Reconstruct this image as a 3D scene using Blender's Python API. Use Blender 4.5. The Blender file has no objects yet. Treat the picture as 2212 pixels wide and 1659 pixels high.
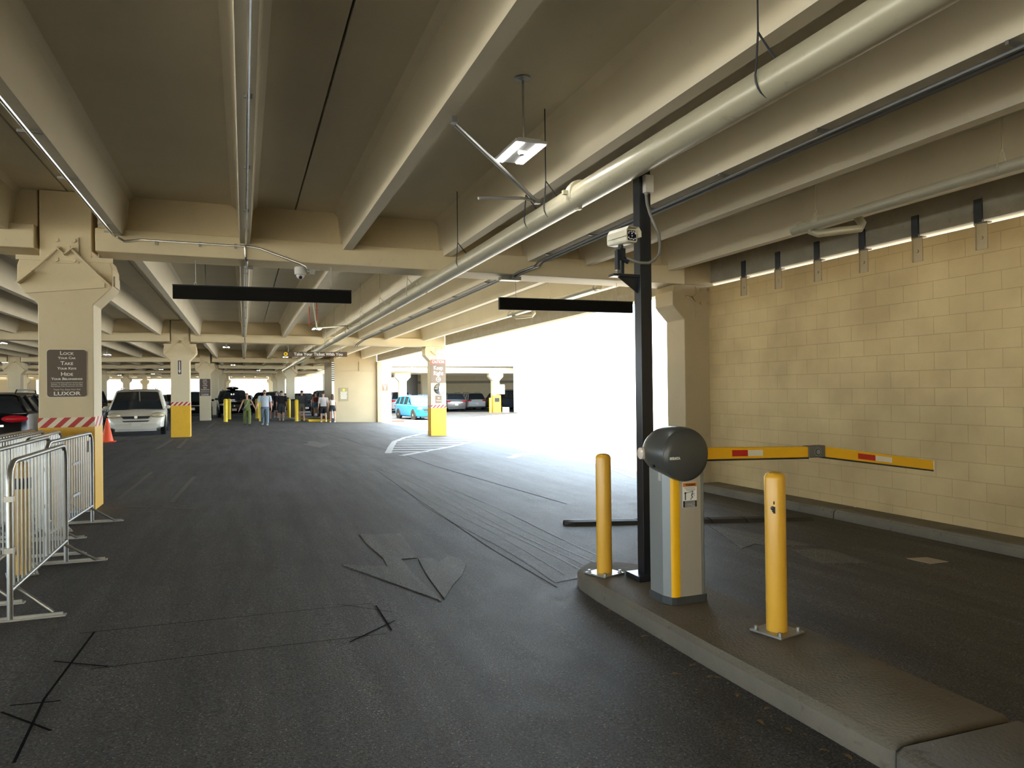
import bpy, math, random
from math import sin, cos, pi, radians, atan2, hypot
from mathutils import Vector, Matrix
random.seed(7)
S = 0.87            # the place is laid out in survey units and brought to metres at the end
K = 1.0 / S
sc = bpy.context.scene
COL = sc.collection

# ------------------------------------------------------------------ camera
th, ph, ro = radians(19.9), radians(0.41), 0.012
f0 = Vector((sin(th), cos(th), 0)); r0 = Vector((cos(th), -sin(th), 0)); up = Vector((0, 0, 1))
fw = f0 * cos(ph) + up * sin(ph); u0 = up * cos(ph) - f0 * sin(ph)
RR = r0 * cos(ro) - u0 * sin(ro); UU = u0 * cos(ro) + r0 * sin(ro)
cam_d = bpy.data.cameras.new('camera'); cam = bpy.data.objects.new('camera', cam_d); COL.objects.link(cam)
cam_d.sensor_fit = 'HORIZONTAL'; cam_d.sensor_width = 36; cam_d.lens = 1600 / 2212 * 36
cam_d.clip_start = 0.05; cam_d.clip_end = 1000
cam.matrix_world = Matrix((( RR.x, UU.x, -fw.x, 0), (RR.y, UU.y, -fw.y, 0), (RR.z, UU.z, -fw.z, 1.68 * S), (0, 0, 0, 1)))
sc.camera = cam

# ------------------------------------------------------------------ light
w = bpy.data.worlds.new('sky'); sc.world = w; w.use_nodes = True
bg = w.node_tree.nodes['Background']; bg.inputs['Color'].default_value = (0.68, 0.84, 1.0, 1); bg.inputs['Strength'].default_value = 1.8
sd = bpy.data.lights.new('sun', 'SUN'); sd.energy = 7.0; sd.angle = radians(0.6); sd.color = (1.0, 0.90, 0.74)
sun = bpy.data.objects.new('sun', sd); COL.objects.link(sun)
sun.rotation_euler = Vector((0.02, -0.36, 1.0)).to_track_quat('Z', 'Y').to_euler()
vs = sc.view_settings; sc.display_settings.display_device = 'sRGB'
vs.view_transform = 'Standard'; vs.look = 'None'; vs.gamma = 1; vs.use_curve_mapping = False; vs.exposure = 2.65
sc.cycles.max_bounces = 10; sc.cycles.diffuse_bounces = 6; sc.cycles.glossy_bounces = 4
sc.cycles.caustics_reflective = False; sc.cycles.caustics_refractive = False; sc.cycles.sample_clamp_indirect = 8

# ------------------------------------------------------------------ materials
def nodes(name):
    m = bpy.data.materials.new(name); m.use_nodes = True
    nt = m.node_tree
    return m, nt, nt.nodes['Principled BSDF'], nt.nodes.new, nt.links.new

def mat(name, col, rough=0.6, metal=0.0, var=0.12, scale=3.0, bump=0.0, bscale=60, spec=0.5, emit=None, dirt=0.0):
    m, nt, b, N, L = nodes(name)
    b.inputs['Roughness'].default_value = rough; b.inputs['Metallic'].default_value = metal
    b.inputs['Specular IOR Level'].default_value = spec
    tc = N('ShaderNodeTexCoord'); ns = N('ShaderNodeTexNoise'); ns.inputs['Scale'].default_value = scale; ns.inputs['Detail'].default_value = 5
    L(tc.outputs['Object'], ns.inputs['Vector'])
    mx = N('ShaderNodeMix'); mx.data_type = 'RGBA'
    mx.inputs['A'].default_value = (*[c * (1 - var) for c in col], 1); mx.inputs['B'].default_value = (*[min(1, c * (1 + var)) for c in col], 1)
    L(ns.outputs['Fac'], mx.inputs['Factor'])
    out = mx.outputs['Result']
    if dirt:
        n2 = N('ShaderNodeTexNoise'); n2.inputs['Scale'].default_value = 14; n2.inputs['Detail'].default_value = 8; L(tc.outputs['Object'], n2.inputs['Vector'])
        r = N('ShaderNodeValToRGB'); r.color_ramp.elements[0].position = 0.62; r.color_ramp.elements[1].position = 0.78
        r.color_ramp.elements[0].color = (1, 1, 1, 1); r.color_ramp.elements[1].color = (1 - dirt,) * 3 + (1,)
        L(n2.outputs['Fac'], r.inputs['Fac'])
        m2 = N('ShaderNodeMix'); m2.data_type = 'RGBA'; m2.blend_type = 'MULTIPLY'; m2.inputs['Factor'].default_value = 1
        L(out, m2.inputs['A']); L(r.outputs['Color'], m2.inputs['B']); out = m2.outputs['Result']
    L(out, b.inputs['Base Color'])
    if bump:
        n3 = N('ShaderNodeTexNoise'); n3.inputs['Scale'].default_value = bscale; n3.inputs['Detail'].default_value = 3; L(tc.outputs['Object'], n3.inputs['Vector'])
        bp = N('ShaderNodeBump'); bp.inputs['Strength'].default_value = bump; bp.inputs['Distance'].default_value = 0.01
        L(n3.outputs['Fac'], bp.inputs['Height']); L(bp.outputs['Normal'], b.inputs['Normal'])
    if emit:
        b.inputs['Emission Color'].default_value = (*emit[0], 1); b.inputs['Emission Strength'].default_value = emit[1]
    return m

def asphalt(name, base, bright):
    m, nt, b, N, L = nodes(name)
    tc = N('ShaderNodeTexCoord')
    def noise(s, d, rough=0.5, dist=0):
        n = N('ShaderNodeTexNoise'); n.inputs['Scale'].default_value = s; n.inputs['Detail'].default_value = d; n.inputs['Roughness'].default_value = rough
        n.inputs['Distortion'].default_value = dist; L(tc.outputs['Object'], n.inputs['Vector']); return n
    mp = N('ShaderNodeMapping'); mp.inputs['Scale'].default_value = (3.2, 0.28, 1); L(tc.outputs['Object'], mp.inputs['Vector'])
    stk = N('ShaderNodeTexNoise'); stk.inputs['Scale'].default_value = 1.3; stk.inputs['Detail'].default_value = 7; stk.inputs['Roughness'].default_value = 0.65; L(mp.outputs['Vector'], stk.inputs['Vector'])
    sr = N('ShaderNodeValToRGB'); sr.color_ramp.elements[0].position = 0.33; sr.color_ramp.elements[1].position = 0.68
    sr.color_ramp.elements[0].color = (0.68, 0.68, 0.68, 1); sr.color_ramp.elements[1].color = (1.35, 1.35, 1.35, 1); L(stk.outputs['Fac'], sr.inputs['Fac'])
    big = noise(0.35, 6, 0.6, 0.6); mid = noise(4, 6, 0.6); fine = noise(85, 3, 0.75)
    r = N('ShaderNodeValToRGB'); r.color_ramp.elements[0].position = 0.3; r.color_ramp.elements[1].position = 0.7
    r.color_ramp.elements[0].color = (*base, 1); r.color_ramp.elements[1].color = (*bright, 1)
    ad = N('ShaderNodeMath'); ad.operation = 'MULTIPLY_ADD'; ad.inputs[1].default_value = 0.55
    sb = N('ShaderNodeMath'); sb.operation = 'MULTIPLY'; sb.inputs[1].default_value = 0.45
    L(big.outputs['Fac'], ad.inputs[0]); L(mid.outputs['Fac'], sb.inputs[0]); L(sb.outputs[0], ad.inputs[2]); L(ad.outputs[0], r.inputs['Fac'])
    fr = N('ShaderNodeValToRGB'); fr.color_ramp.elements[0].position = 0.38; fr.color_ramp.elements[1].position = 0.64
    fr.color_ramp.elements[0].color = (0.30, 0.30, 0.30, 1); fr.color_ramp.elements[1].color = (2.0, 2.0, 2.0, 1); L(fine.outputs['Fac'], fr.inputs['Fac'])
    mx = N('ShaderNodeMix'); mx.data_type = 'RGBA'; mx.blend_type = 'MULTIPLY'; mx.inputs['Factor'].default_value = 1
    L(r.outputs['Color'], mx.inputs['A']); L(fr.outputs['Color'], mx.inputs['B'])
    m3 = N('ShaderNodeMix'); m3.data_type = 'RGBA'; m3.blend_type = 'MULTIPLY'; m3.inputs['Factor'].default_value = 1
    L(mx.outputs['Result'], m3.inputs['A']); L(sr.outputs['Color'], m3.inputs['B']); L(m3.outputs['Result'], b.inputs['Base Color'])
    rr = N('ShaderNodeMapRange'); rr.inputs['To Min'].default_value = 0.50; rr.inputs['To Max'].default_value = 0.72; L(mid.outputs['Fac'], rr.inputs['Value']); L(rr.outputs['Result'], b.inputs['Roughness'])
    v = N('ShaderNodeTexVoronoi'); v.inputs['Scale'].default_value = 46; L(tc.outputs['Object'], v.inputs['Vector'])
    vr = N('ShaderNodeValToRGB'); vr.color_ramp.elements[0].position = 0.12; vr.color_ramp.elements[1].position = 0.20
    vr.color_ramp.elements[0].color = (3.4, 3.4, 3.3, 1); vr.color_ramp.elements[1].color = (0.94, 0.94, 0.94, 1); L(v.outputs['Distance'], vr.inputs['Fac'])
    m4 = N('ShaderNodeMix'); m4.data_type = 'RGBA'; m4.blend_type = 'MULTIPLY'; m4.inputs['Factor'].default_value = 1
    L(m3.outputs['Result'], m4.inputs['A']); L(vr.outputs['Color'], m4.inputs['B']); L(m4.outputs['Result'], b.inputs['Base Color'])
    vf = N('ShaderNodeTexNoise'); vf.inputs['Scale'].default_value = 230; vf.inputs['Detail'].default_value = 4; L(tc.outputs['Object'], vf.inputs['Vector'])
    hm = N('ShaderNodeMath'); hm.operation = 'ADD'; L(vf.outputs['Fac'], hm.inputs[0]); L(fine.outputs['Fac'], hm.inputs[1])
    bp = N('ShaderNodeBump'); bp.inputs['Strength'].default_value = 0.75; bp.inputs['Distance'].default_value = 0.006
    L(hm.outputs[0], bp.inputs['Height']); L(bp.outputs['Normal'], b.inputs['Normal'])
    b.inputs['Specular IOR Level'].default_value = 0.38
    return m

def blockwall(name):
    m, nt, b, N, L = nodes(name)
    tc = N('ShaderNodeTexCoord'); sp = N('ShaderNodeSeparateXYZ'); cb = N('ShaderNodeCombineXYZ')
    L(tc.outputs['Object'], sp.inputs[0]); L(sp.outputs['Y'], cb.inputs['X']); L(sp.outputs['Z'], cb.inputs['Y'])
    br = N('ShaderNodeTexBrick'); br.inputs['Scale'].default_value = 1; br.inputs['Brick Width'].default_value = 0.406; br.inputs['Row Height'].default_value = 0.203
    br.inputs['Mortar Size'].default_value = 0.0036; br.inputs['Mortar Smooth'].default_value = 0.6; br.inputs['Bias'].default_value = 0
    br.inputs['Color1'].default_value = (0.55, 0.405, 0.19, 1); br.inputs['Color2'].default_value = (0.52, 0.378, 0.175, 1); br.inputs['Mortar'].default_value = (0.38, 0.275, 0.125, 1)
    L(cb.outputs[0], br.inputs['Vector'])
    ns = N('ShaderNodeTexNoise'); ns.inputs['Scale'].default_value = 1.2; ns.inputs['Detail'].default_value = 8; L(tc.outputs['Object'], ns.inputs['Vector'])
    r = N('ShaderNodeValToRGB'); r.color_ramp.elements[0].position = 0.35; r.color_ramp.elements[1].position = 0.65
    r.color_ramp.elements[0].color = (0.82, 0.80, 0.78, 1); r.color_ramp.elements[1].color = (1.08, 1.08, 1.08, 1); L(ns.outputs['Fac'], r.inputs['Fac'])
    mx = N('ShaderNodeMix'); mx.data_type = 'RGBA'; mx.blend_type = 'MULTIPLY'; mx.inputs['Factor'].default_value = 1
    L(br.outputs['Color'], mx.inputs['A']); L(r.outputs['Color'], mx.inputs['B']); L(mx.outputs['Result'], b.inputs['Base Color'])
    b.inputs['Roughness'].default_value = 0.75
    n2 = N('ShaderNodeTexNoise'); n2.inputs['Scale'].default_value = 60; n2.inputs['Detail'].default_value = 4; L(tc.outputs['Object'], n2.inputs['Vector'])
    sbt = N('ShaderNodeMath'); sbt.operation = 'MULTIPLY_ADD'; sbt.inputs[1].default_value = -1.5; L(br.outputs['Fac'], sbt.inputs[0]); L(n2.outputs['Fac'], sbt.inputs[2])
    bp = N('ShaderNodeBump'); bp.inputs['Strength'].default_value = 0.5; bp.inputs['Distance'].default_value = 0.004
    L(sbt.outputs[0], bp.inputs['Height']); L(bp.outputs['Normal'], b.inputs['Normal'])
    return m

def stripes(name, c1, c2, period, k=(1, 0.6, -1), rough=0.5):
    m, nt, b, N, L = nodes(name)
    tc = N('ShaderNodeTexCoord'); d = N('ShaderNodeVectorMath'); d.operation = 'DOT_PRODUCT'; d.inputs[1].default_value = [q / period for q in k]
    L(tc.outputs['Object'], d.inputs[0]); fr = N('ShaderNodeMath'); fr.operation = 'FRACT'; L(d.outputs['Value'], fr.inputs[0])
    gt = N('ShaderNodeMath'); gt.operation = 'GREATER_THAN'; gt.inputs[1].default_value = 0.5; L(fr.outputs[0], gt.inputs[0])
    mx = N('ShaderNodeMix'); mx.data_type = 'RGBA'; mx.inputs['A'].default_value = (*c1, 1); mx.inputs['B'].default_value = (*c2, 1)
    L(gt.outputs[0], mx.inputs['Factor']); L(mx.outputs['Result'], b.inputs['Base Color']); b.inputs['Roughness'].default_value = rough
    return m

M = dict(
    conc=mat('cream_paint', (0.70, 0.595, 0.39), 0.62, var=0.07, scale=2.5, bump=0.12, dirt=0.10),
    soffit=mat('soffit_paint', (0.76, 0.70, 0.56), 0.7, var=0.10, scale=1.1, bump=0.08, dirt=0.06),
    stain=mat('weathered_concrete', (0.32, 0.29, 0.22), 0.8, var=0.22, scale=6, bump=0.2, dirt=0.25),
    tan=mat('tan_paint', (0.43, 0.34, 0.20), 0.65, var=0.08, scale=1.5, bump=0.1, dirt=0.12),
    steelp=mat('painted_steel', (0.70, 0.595, 0.39), 0.45, var=0.05),
    yellow=mat('yellow_paint', (0.83, 0.46, 0.03), 0.42, var=0.10, scale=5, dirt=0.22),
    yboll=mat('bollard_yellow', (0.80, 0.43, 0.04), 0.28, var=0.04),
    yarm=mat('barrier_yellow', (0.95, 0.50, 0.008), 0.35, var=0.03),
    ybright=mat('bright_yellow', (0.95, 0.66, 0.02), 0.4, var=0.04),
    stripe=stripes('red_white_stripe', (0.50, 0.02, 0.02), (0.80, 0.72, 0.55), 0.15),
    galv=mat('galvanized_steel', (0.40, 0.40, 0.38), 0.38, 0.85, var=0.18, scale=25),
    conduit=mat('conduit_steel', (0.75, 0.75, 0.73), 0.22, 0.95, var=0.08),
    dconduit=mat('dull_conduit', (0.30, 0.30, 0.29), 0.35, 0.8, var=0.1),
    pipe=mat('painted_pipe', (0.50, 0.46, 0.33), 0.33, 0.15, var=0.08, scale=3, dirt=0.25),
    black=mat('black_paint', (0.012, 0.014, 0.018), 0.30, var=0.1),
    signblack=mat('sign_black', (0.004, 0.0038, 0.003), 0.6, var=0.1, spec=0.15),
    clip=mat('dark_clip_steel', (0.03, 0.035, 0.04), 0.5, var=0.2),
    rubber=mat('rubber', (0.025, 0.026, 0.028), 0.6, var=0.3, scale=8, bump=0.2),
    brown=mat('sign_brown', (0.085, 0.055, 0.032), 0.5, var=0.05),
    brown2=mat('sign_tan', (0.19, 0.13, 0.085), 0.5, var=0.05),
    olive=mat('sign_olive', (0.30, 0.25, 0.14), 0.5, var=0.05),
    white=mat('white_lettering', (0.80, 0.78, 0.72), 0.5, var=0.03),
    red=mat('sign_red', (0.62, 0.05, 0.04), 0.45, var=0.05),
    redm=mat('red_reflector', (0.55, 0.01, 0.01), 0.3, var=0.1),
    whitem=mat('white_reflector', (0.85, 0.78, 0.62), 0.3, var=0.05),
    orange=mat('warning_orange', (0.65, 0.20, 0.02), 0.5, var=0.05),
    cone=mat('cone_orange', (0.90, 0.10, 0.02), 0.45, var=0.06),
    dgrey=mat('dark_grey_plastic', (0.060, 0.061, 0.056), 0.32, var=0.04),
    base=mat('dark_skirt', (0.045, 0.047, 0.045), 0.5, var=0.05),
    alu=mat('brushed_aluminium', (0.62, 0.57, 0.48), 0.36, 0.55, var=0.05, scale=4),
    alug=mat('grey_aluminium', (0.30, 0.31, 0.29), 0.4, 0.4, var=0.04),
    hinge=mat('hinge_grey', (0.15, 0.14, 0.12), 0.45, 0.3, var=0.06),
    flasher=mat('flasher_lens', (0.75, 0.62, 0.50), 0.12, var=0.25, scale=60),
    camw=mat('camera_housing', (0.70, 0.66, 0.52), 0.4, var=0.04),
    hose=mat('grey_hose', (0.17, 0.165, 0.14), 0.5, var=0.05),
    jbox=mat('junction_box_grey', (0.50, 0.48, 0.43), 0.45, var=0.04),
    lens=mat('dark_lens', (0.01, 0.012, 0.03), 0.08, var=0.1),
    ledlens=mat('clear_led', (0.8, 0.78, 0.8), 0.1, var=0.1),
    lamp=mat('lamp_diffuser', (1, 1, 1), 0.5, emit=((1.0, 0.97, 0.90), 7.0)),
    lampbody=mat('lamp_body', (0.35, 0.35, 0.34), 0.4, 0.3, var=0.05),
    curb=mat('curb_concrete', (0.165, 0.147, 0.108), 0.8, var=0.35, scale=2.5, bump=0.5, bscale=60, dirt=0.45),
    island=mat('island_concrete', (0.15, 0.131, 0.098), 0.75, var=0.38, scale=2.2, bump=0.5, bscale=55, dirt=0.5),
    ground=mat('pale_concrete', (0.64, 0.58, 0.47), 0.8, var=0.05, scale=0.3),
    drive=mat('driveway_sun_glare', (0.27, 0.25, 0.215), 0.8, var=0.05, scale=0.3),
    asph=asphalt('asphalt', (0.036, 0.036, 0.037), (0.093, 0.092, 0.090)),
    asph2=asphalt('asphalt_painted_shade', (0.010, 0.010, 0.010), (0.022, 0.022, 0.022)),
    seal=mat('crack_black', (0.004, 0.004, 0.004), 0.9, var=0.2, spec=0.1),
    asph3=asphalt('asphalt_dusty_sheen', (0.050, 0.050, 0.049), (0.112, 0.111, 0.106)),
    asph4=asphalt('marking_worn', (0.078, 0.080, 0.075), (0.130, 0.132, 0.122)),
    thermo=mat('worn_thermoplastic', (0.080, 0.083, 0.076), 0.42, var=0.28, scale=7, bump=0.3, bscale=90, dirt=0.35),
    paintw=mat('worn_white_paint', (0.33, 0.33, 0.32), 0.6, var=0.35, scale=9, dirt=0.5),
    paintf=mat('faint_white_paint', (0.095, 0.093, 0.088), 0.6, var=0.35, scale=9, dirt=0.5),
    dusty=mat('dusty_asphalt', (0.062, 0.061, 0.056), 0.55, var=0.3, scale=5, bump=0.4, bscale=80, dirt=0.3),
    block=blockwall('painted_block'),
    stucco=mat('pale_stucco', (0.78, 0.72, 0.60), 0.8, var=0.04),
    stuccow=mat('white_stucco', (0.66, 0.65, 0.62), 0.8, var=0.03),
    glassd=mat('dark_window', (0.02, 0.025, 0.03), 0.08, var=0.1),
    bglass=mat('building_glass', (0.25, 0.27, 0.28), 0.15, var=0.1),
    leaf=mat('dry_leaf', (0.28, 0.17, 0.07), 0.7, var=0.3, scale=30),
    paper=mat('flattened_card', (0.42, 0.38, 0.33), 0.7, var=0.15, scale=12),
    chrome=mat('chrome', (0.75, 0.75, 0.75), 0.12, 1.0, var=0.03),
    tyre=mat('tyre', (0.015, 0.015, 0.015), 0.7, var=0.1),
    headl=mat('headlight', (0.62, 0.52, 0.34), 0.12, 0.2, var=0.15, scale=15),
    headw=mat('headlight_white', (0.8, 0.82, 0.85), 0.1, 0.2, var=0.1),
    tail=mat('taillight', (0.55, 0.01, 0.02), 0.15, var=0.1),
    plate=mat('licence_plate', (0.75, 0.70, 0.60), 0.5, var=0.05),
    mirror=mat('mirror_glass', (0.55, 0.58, 0.60), 0.05, 1.0, var=0.02),
    redp=mat('red_sprinkler_pipe', (0.40, 0.05, 0.03), 0.4, var=0.1),
    bin=mat('dark_bin', (0.06, 0.05, 0.04), 0.5, var=0.08),
    pale_red=mat('faded_red', (0.60, 0.11, 0.08), 0.5, var=0.05),
)

# ------------------------------------------------------------------ mesh helpers
class MB:
    def __init__(s, T=None): s.v = []; s.f = []; s.T = T or Matrix.Identity(4)
    def add(s, vs, fs, T=None):
        o = len(s.v); A = s.T @ T if T else s.T
        s.v += [A @ Vector(p) for p in vs]; s.f += [tuple(i + o for i in q) for q in fs]; return s
    def box(s, x0, x1, y0, y1, z0, z1, T=None):
        vs = [(x, y, z) for z in (z0, z1) for y in (y0, y1) for x in (x0, x1)]
        return s.add(vs, [(0, 2, 3, 1), (4, 5, 7, 6), (0, 1, 5, 4), (2, 6, 7, 3), (0, 4, 6, 2), (1, 3, 7, 5)], T)
    def hexa(s, b, t):           # four bottom points, four top points
        return s.add(list(b) + list(t), [(3, 2, 1, 0), (4, 5, 6, 7), (0, 1, 5, 4), (1, 2, 6, 5), (2, 3, 7, 6), (3, 0, 4, 7)])
    def prism(s, pts, h0, h1, axis='z', T=None):   # polygon extruded along an axis
        n = len(pts)
        def P(p, h): return {'z': (p[0], p[1], h), 'y': (p[0], h, p[1]), 'x': (h, p[0], p[1])}[axis]
        vs = [P(p, h0) for p in pts] + [P(p, h1) for p in pts]
        fs = [tuple(range(n - 1, -1, -1)), tuple(range(n, 2 * n))] + [(i, (i + 1) % n, (i + 1) % n + n, i + n) for i in range(n)]
        return s.add(vs, fs, T)
    def loft(s, secs, closed=True, caps=True, T=None):
        n = len(secs[0]); vs = [p for q in secs for p in q]; fs = []
        for a in range(len(secs) - 1):
            for i in range(n if closed else n - 1):
                j = (i + 1) % n; fs.append((a * n + i, a * n + j, (a + 1) * n + j, (a + 1) * n + i))
        if caps and closed: fs += [tuple(range(n - 1, -1, -1)), tuple(range((len(secs) - 1) * n, len(secs) * n))]
        return s.add(vs, fs, T)
    def tube(s, pts, r, n=10, caps=True):
        pts = [Vector(p) for p in pts]; rs = r if isinstance(r, (list, tuple)) else [r] * len(pts)
        secs = []; prev = None
        for i, p in enumerate(pts):
            d = (pts[min(i + 1, len(pts) - 1)] - pts[max(i - 1, 0)]).normalized()
            a = prev if prev and abs(prev.dot(d)) < 0.95 else (Vector((0, 0, 1)) if abs(d.z) < 0.9 else Vector((1, 0, 0)))
            a = (a - d * a.dot(d)).normalized(); b = d.cross(a); prev = a
            secs.append([tuple(p + (a * cos(2 * pi * k / n) + b * sin(2 * pi * k / n)) * rs[i]) for k in range(n)])
        return s.loft(secs, caps=caps)
    def lathe(s, prof, n=24, axis='z', c=(0, 0, 0), T=None):      # prof: (radius, height)
        secs = []
        for r, h in prof:
            ring = []
            for k in range(n):
                a = 2 * pi * k / n; x, y = r * cos(a), r * sin(a)
                q = {'z': (x, y, h), 'y': (x, h, y), 'x': (h, x, y)}[axis]
                ring.append((q[0] + c[0], q[1] + c[1], q[2] + c[2]))
            secs.append(ring)
        return s.loft(secs, T=T)
    def ball(s, c, r, n=12, m=8):
        rx, ry, rz = r if isinstance(r, (tuple, list)) else (r, r, r)
        secs = [[(c[0] + rx * sin(pi * j / m) * cos(2 * pi * k / n), c[1] + ry * sin(pi * j / m) * sin(2 * pi * k / n), c[2] + rz * cos(pi * j / m)) for k in range(n)] for j in [0.08] + list(range(1, m)) + [m - 0.08]]
        return s.loft(secs)
    def build(s, name, m, parent=None, smooth=False, bevel=0, off=None):
        me = bpy.data.meshes.new(name)
        o = off if off is not None else Vector((0, 0, 0))
        me.from_pydata([tuple(p - o) for p in s.v], [], s.f); me.materials.append(m); me.validate(); me.update()
        if smooth:
            for p in me.polygons: p.use_smooth = True
            try: me.set_sharp_from_angle(angle=radians(40))
            except Exception: pass
        ob = bpy.data.objects.new(name, me); COL.objects.link(ob)
        if parent: ob.parent = parent
        if bevel:
            b = ob.modifiers.new('bevel', 'BEVEL'); b.width = bevel; b.segments = 2; b.limit_method = 'ANGLE'; b.angle_limit = radians(35)
        return ob

def tag(o, label=None, cat=None, group=None, kind=None):
    if label: o['label'] = label
    if cat: o['category'] = cat
    if group: o['group'] = group
    if kind: o['kind'] = kind
    return o
def thing(name, label, cat, loc=(0, 0, 0), rz=0, group=None):
    o = bpy.data.objects.new(name, None); COL.objects.link(o); o.location = loc; o.rotation_euler = (0, 0, rz); o.empty_display_size = 0.1
    return tag(o, label, cat, group)
def struct(o, label, cat=None):
    return tag(o, label, cat or 'structure', None, 'structure')
def dup(root, loc, rz=0, label=None, group=None):
    def cp(o, par):
        c = o.copy(); COL.objects.link(c); c.parent = par
        for ch in kids.get(o.name, []): cp(ch, c)
        return c
    kids = {}
    for o in list(COL.objects):
        if o.parent: kids.setdefault(o.parent.name, []).append(o)
    r = cp(root, None); r.location = loc; r.rotation_euler = (0, 0, rz)
    if label: r['label'] = label
    if group: r['group'] = group
    return r

def text(name, s, size, m, parent, loc, rot=(pi / 2, 0, 0), align='CENTER', ext=0.002, fat=0.0, sx=1.0, caps=False, space=1.0, wid=None):
    cu = bpy.data.curves.new(name, 'FONT'); cu.body = s; cu.size = size; cu.align_x = align; cu.extrude = ext; cu.offset = fat
    cu.space_character = space; cu.small_caps_scale = 0.72; cu.resolution_u = 3
    if caps:
        for i, ch in enumerate(s):
            cu.body_format[i].use_small_caps = True
    t = bpy.data.objects.new(name, cu); COL.objects.link(t)
    dg = bpy.context.evaluated_depsgraph_get(); me = bpy.data.meshes.new_from_object(t.evaluated_get(dg))
    bpy.data.objects.remove(t); bpy.data.curves.remove(cu)
    xs = [v.co.x for v in me.vertices]; wdt = max(xs) - min(xs)
    if wid: sx = wid / wdt
    me.transform(Matrix.Diagonal((sx, 1, 1, 1)))
    me.materials.clear(); me.materials.append(m)
    ob = bpy.data.objects.new(name, me); COL.objects.link(ob); ob.parent = parent; ob.location = loc; ob.rotation_euler = rot
    return ob

def zf(x, y):
    x = min(max(x, -2.05), 14); y = min(max(y, -10), 60)
    return -0.028 * (x + 2.05) - 0.004 * (y - 12.3)
def sl(x): return -0.0115 * max(x, -2.4)      # cross fall of the deck above
ZS, ZB, ZL, ZG = 4.60, 3.97, 4.07, 3.73       # soffit, stem bottom, ledge top, girder bottom
# ------------------------------------------------------------------ floor
def sheet(xs, ys, dz=0.0, f=zf):
    b = MB(); n = len(xs)
    b.add([(x, y, f(x, y) + dz) for y in ys for x in xs], [(j * n + i, j * n + i + 1, (j + 1) * n + i + 1, (j + 1) * n + i) for j in range(len(ys) - 1) for i in range(n - 1)])
    return b
struct(sheet([-42, -30, -10, -2.05, 1, 3, 6, 8.9], [-9, 0, 6, 12.3, 24, 40, 50, 60, 90, 121]).build('floor', M['asph']), 'dark worn asphalt floor of the parking garage', 'floor')
struct(sheet([8.9, 14, 30, 140], [-60, -10, 12.3, 30, 60, 160, 320]).build('ground', M['drive']), 'driveway outside the garage, its sunlit glare put into a pale colour', 'ground')  # pale colour in place of asphalt, so the sunlit ground turns white
struct(sheet([-2.38, -2.05, 3, 8.9], [-27, -9]).build('floor', M['asph']), 'asphalt lane behind the camera', 'floor')
struct(sheet([-140, -42], [-30, 0, 60, 121]).build('ground', M['ground']), 'sunlit ground beyond the open left side of the garage', 'ground')
struct(sheet([-140, -60, -2.05, 8.9], [121, 200, 320], 0).build('ground', M['ground']), 'sunlit ground beyond the far end of the garage', 'ground')
struct(sheet([-60, -30, -2.38], [-60, -30, -9]).build('ground', M['ground']), 'sunlit pale ground behind the camera', 'ground')
b = MB(); b.box(-34, 40, -27, -24, -1, 9)  # out of view, added to keep low sky light off the near floor
struct(b.build('wall_sky_block', M['stucco'] if 'stucco' in M else None), 'unseen wall added behind the camera to block the low sky', 'wall')
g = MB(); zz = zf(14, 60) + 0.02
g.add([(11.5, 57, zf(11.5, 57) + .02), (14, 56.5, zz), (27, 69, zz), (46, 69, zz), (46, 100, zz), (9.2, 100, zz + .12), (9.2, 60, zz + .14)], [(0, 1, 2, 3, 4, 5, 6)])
struct(g.build('garage_floor', M['asph2']), 'asphalt floor of the garage across the driveway, shade put into its dark colour', 'floor')  # near-black colour stands in for the roof's shade, also where sun falls

# flat marks: strips and polygons laid on the floor
def decal(polys, h=0.004):
    b = MB()
    for p in polys:
        n = len(p); b.add([(x, y, zf(x, y) + h) for x, y in p], [tuple(range(n))])
    return b
def strip(p, q, wd):
    dx, dy = q[0] - p[0], q[1] - p[1]; l = hypot(dx, dy) or 1; nx, ny = -dy / l * wd / 2, dx / l * wd / 2
    k = max(1, int(l / 3)); out = []
    for i in range(k):
        a, b = i / k, (i + 1) / k
        A = (p[0] + dx * a, p[1] + dy * a); B = (p[0] + dx * b, p[1] + dy * b)
        out.append([(A[0] + nx, A[1] + ny), (A[0] - nx, A[1] - ny), (B[0] - nx, B[1] - ny), (B[0] + nx, B[1] + ny)])
    return out
def lines(L, wd): return [q for a, b in L for q in strip(a, b, wd)]
# big worn arrow: thin raised slabs of old road marking
def slab(polys, h, name, m, label, cat, **kw):
    b = MB()
    for p in polys:
        n = len(p)
        b.add([(x, y, zf(x, y) - 0.002) for x, y in p] + [(x, y, zf(x, y) + h) for x, y in p],
              [tuple(range(n, 2 * n))] + [(i, (i + 1) % n, (i + 1) % n + n, i + n) for i in range(n)])
    return tag(b.build(name, m), label, cat, **kw)
slab([[(1.32, 9.19), (1.81, 9.12), (1.76, 8.4), (1.70, 7.69), (1.53, 7.68), (1.33, 7.38), (1.36, 7.8), (1.34, 8.12), (1.31, 8.57)],
      [(1.33, 7.38), (1.53, 7.68), (1.51, 6.91), (1.53, 6.02), (1.30, 6.61), (0.91, 7.59)],
      [(1.70, 7.65), (1.85, 7.62), (1.86, 7.42), (2.05, 7.71), (2.12, 7.53), (2.09, 7.2), (1.93, 6.8), (1.75, 6.47), (1.57, 6.06), (1.60, 6.6), (1.63, 7.0)]],
     0.007, 'lane_arrow', M['asph4'], 'large worn grey arrow marking in the middle of the near lane', 'road marking')
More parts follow.
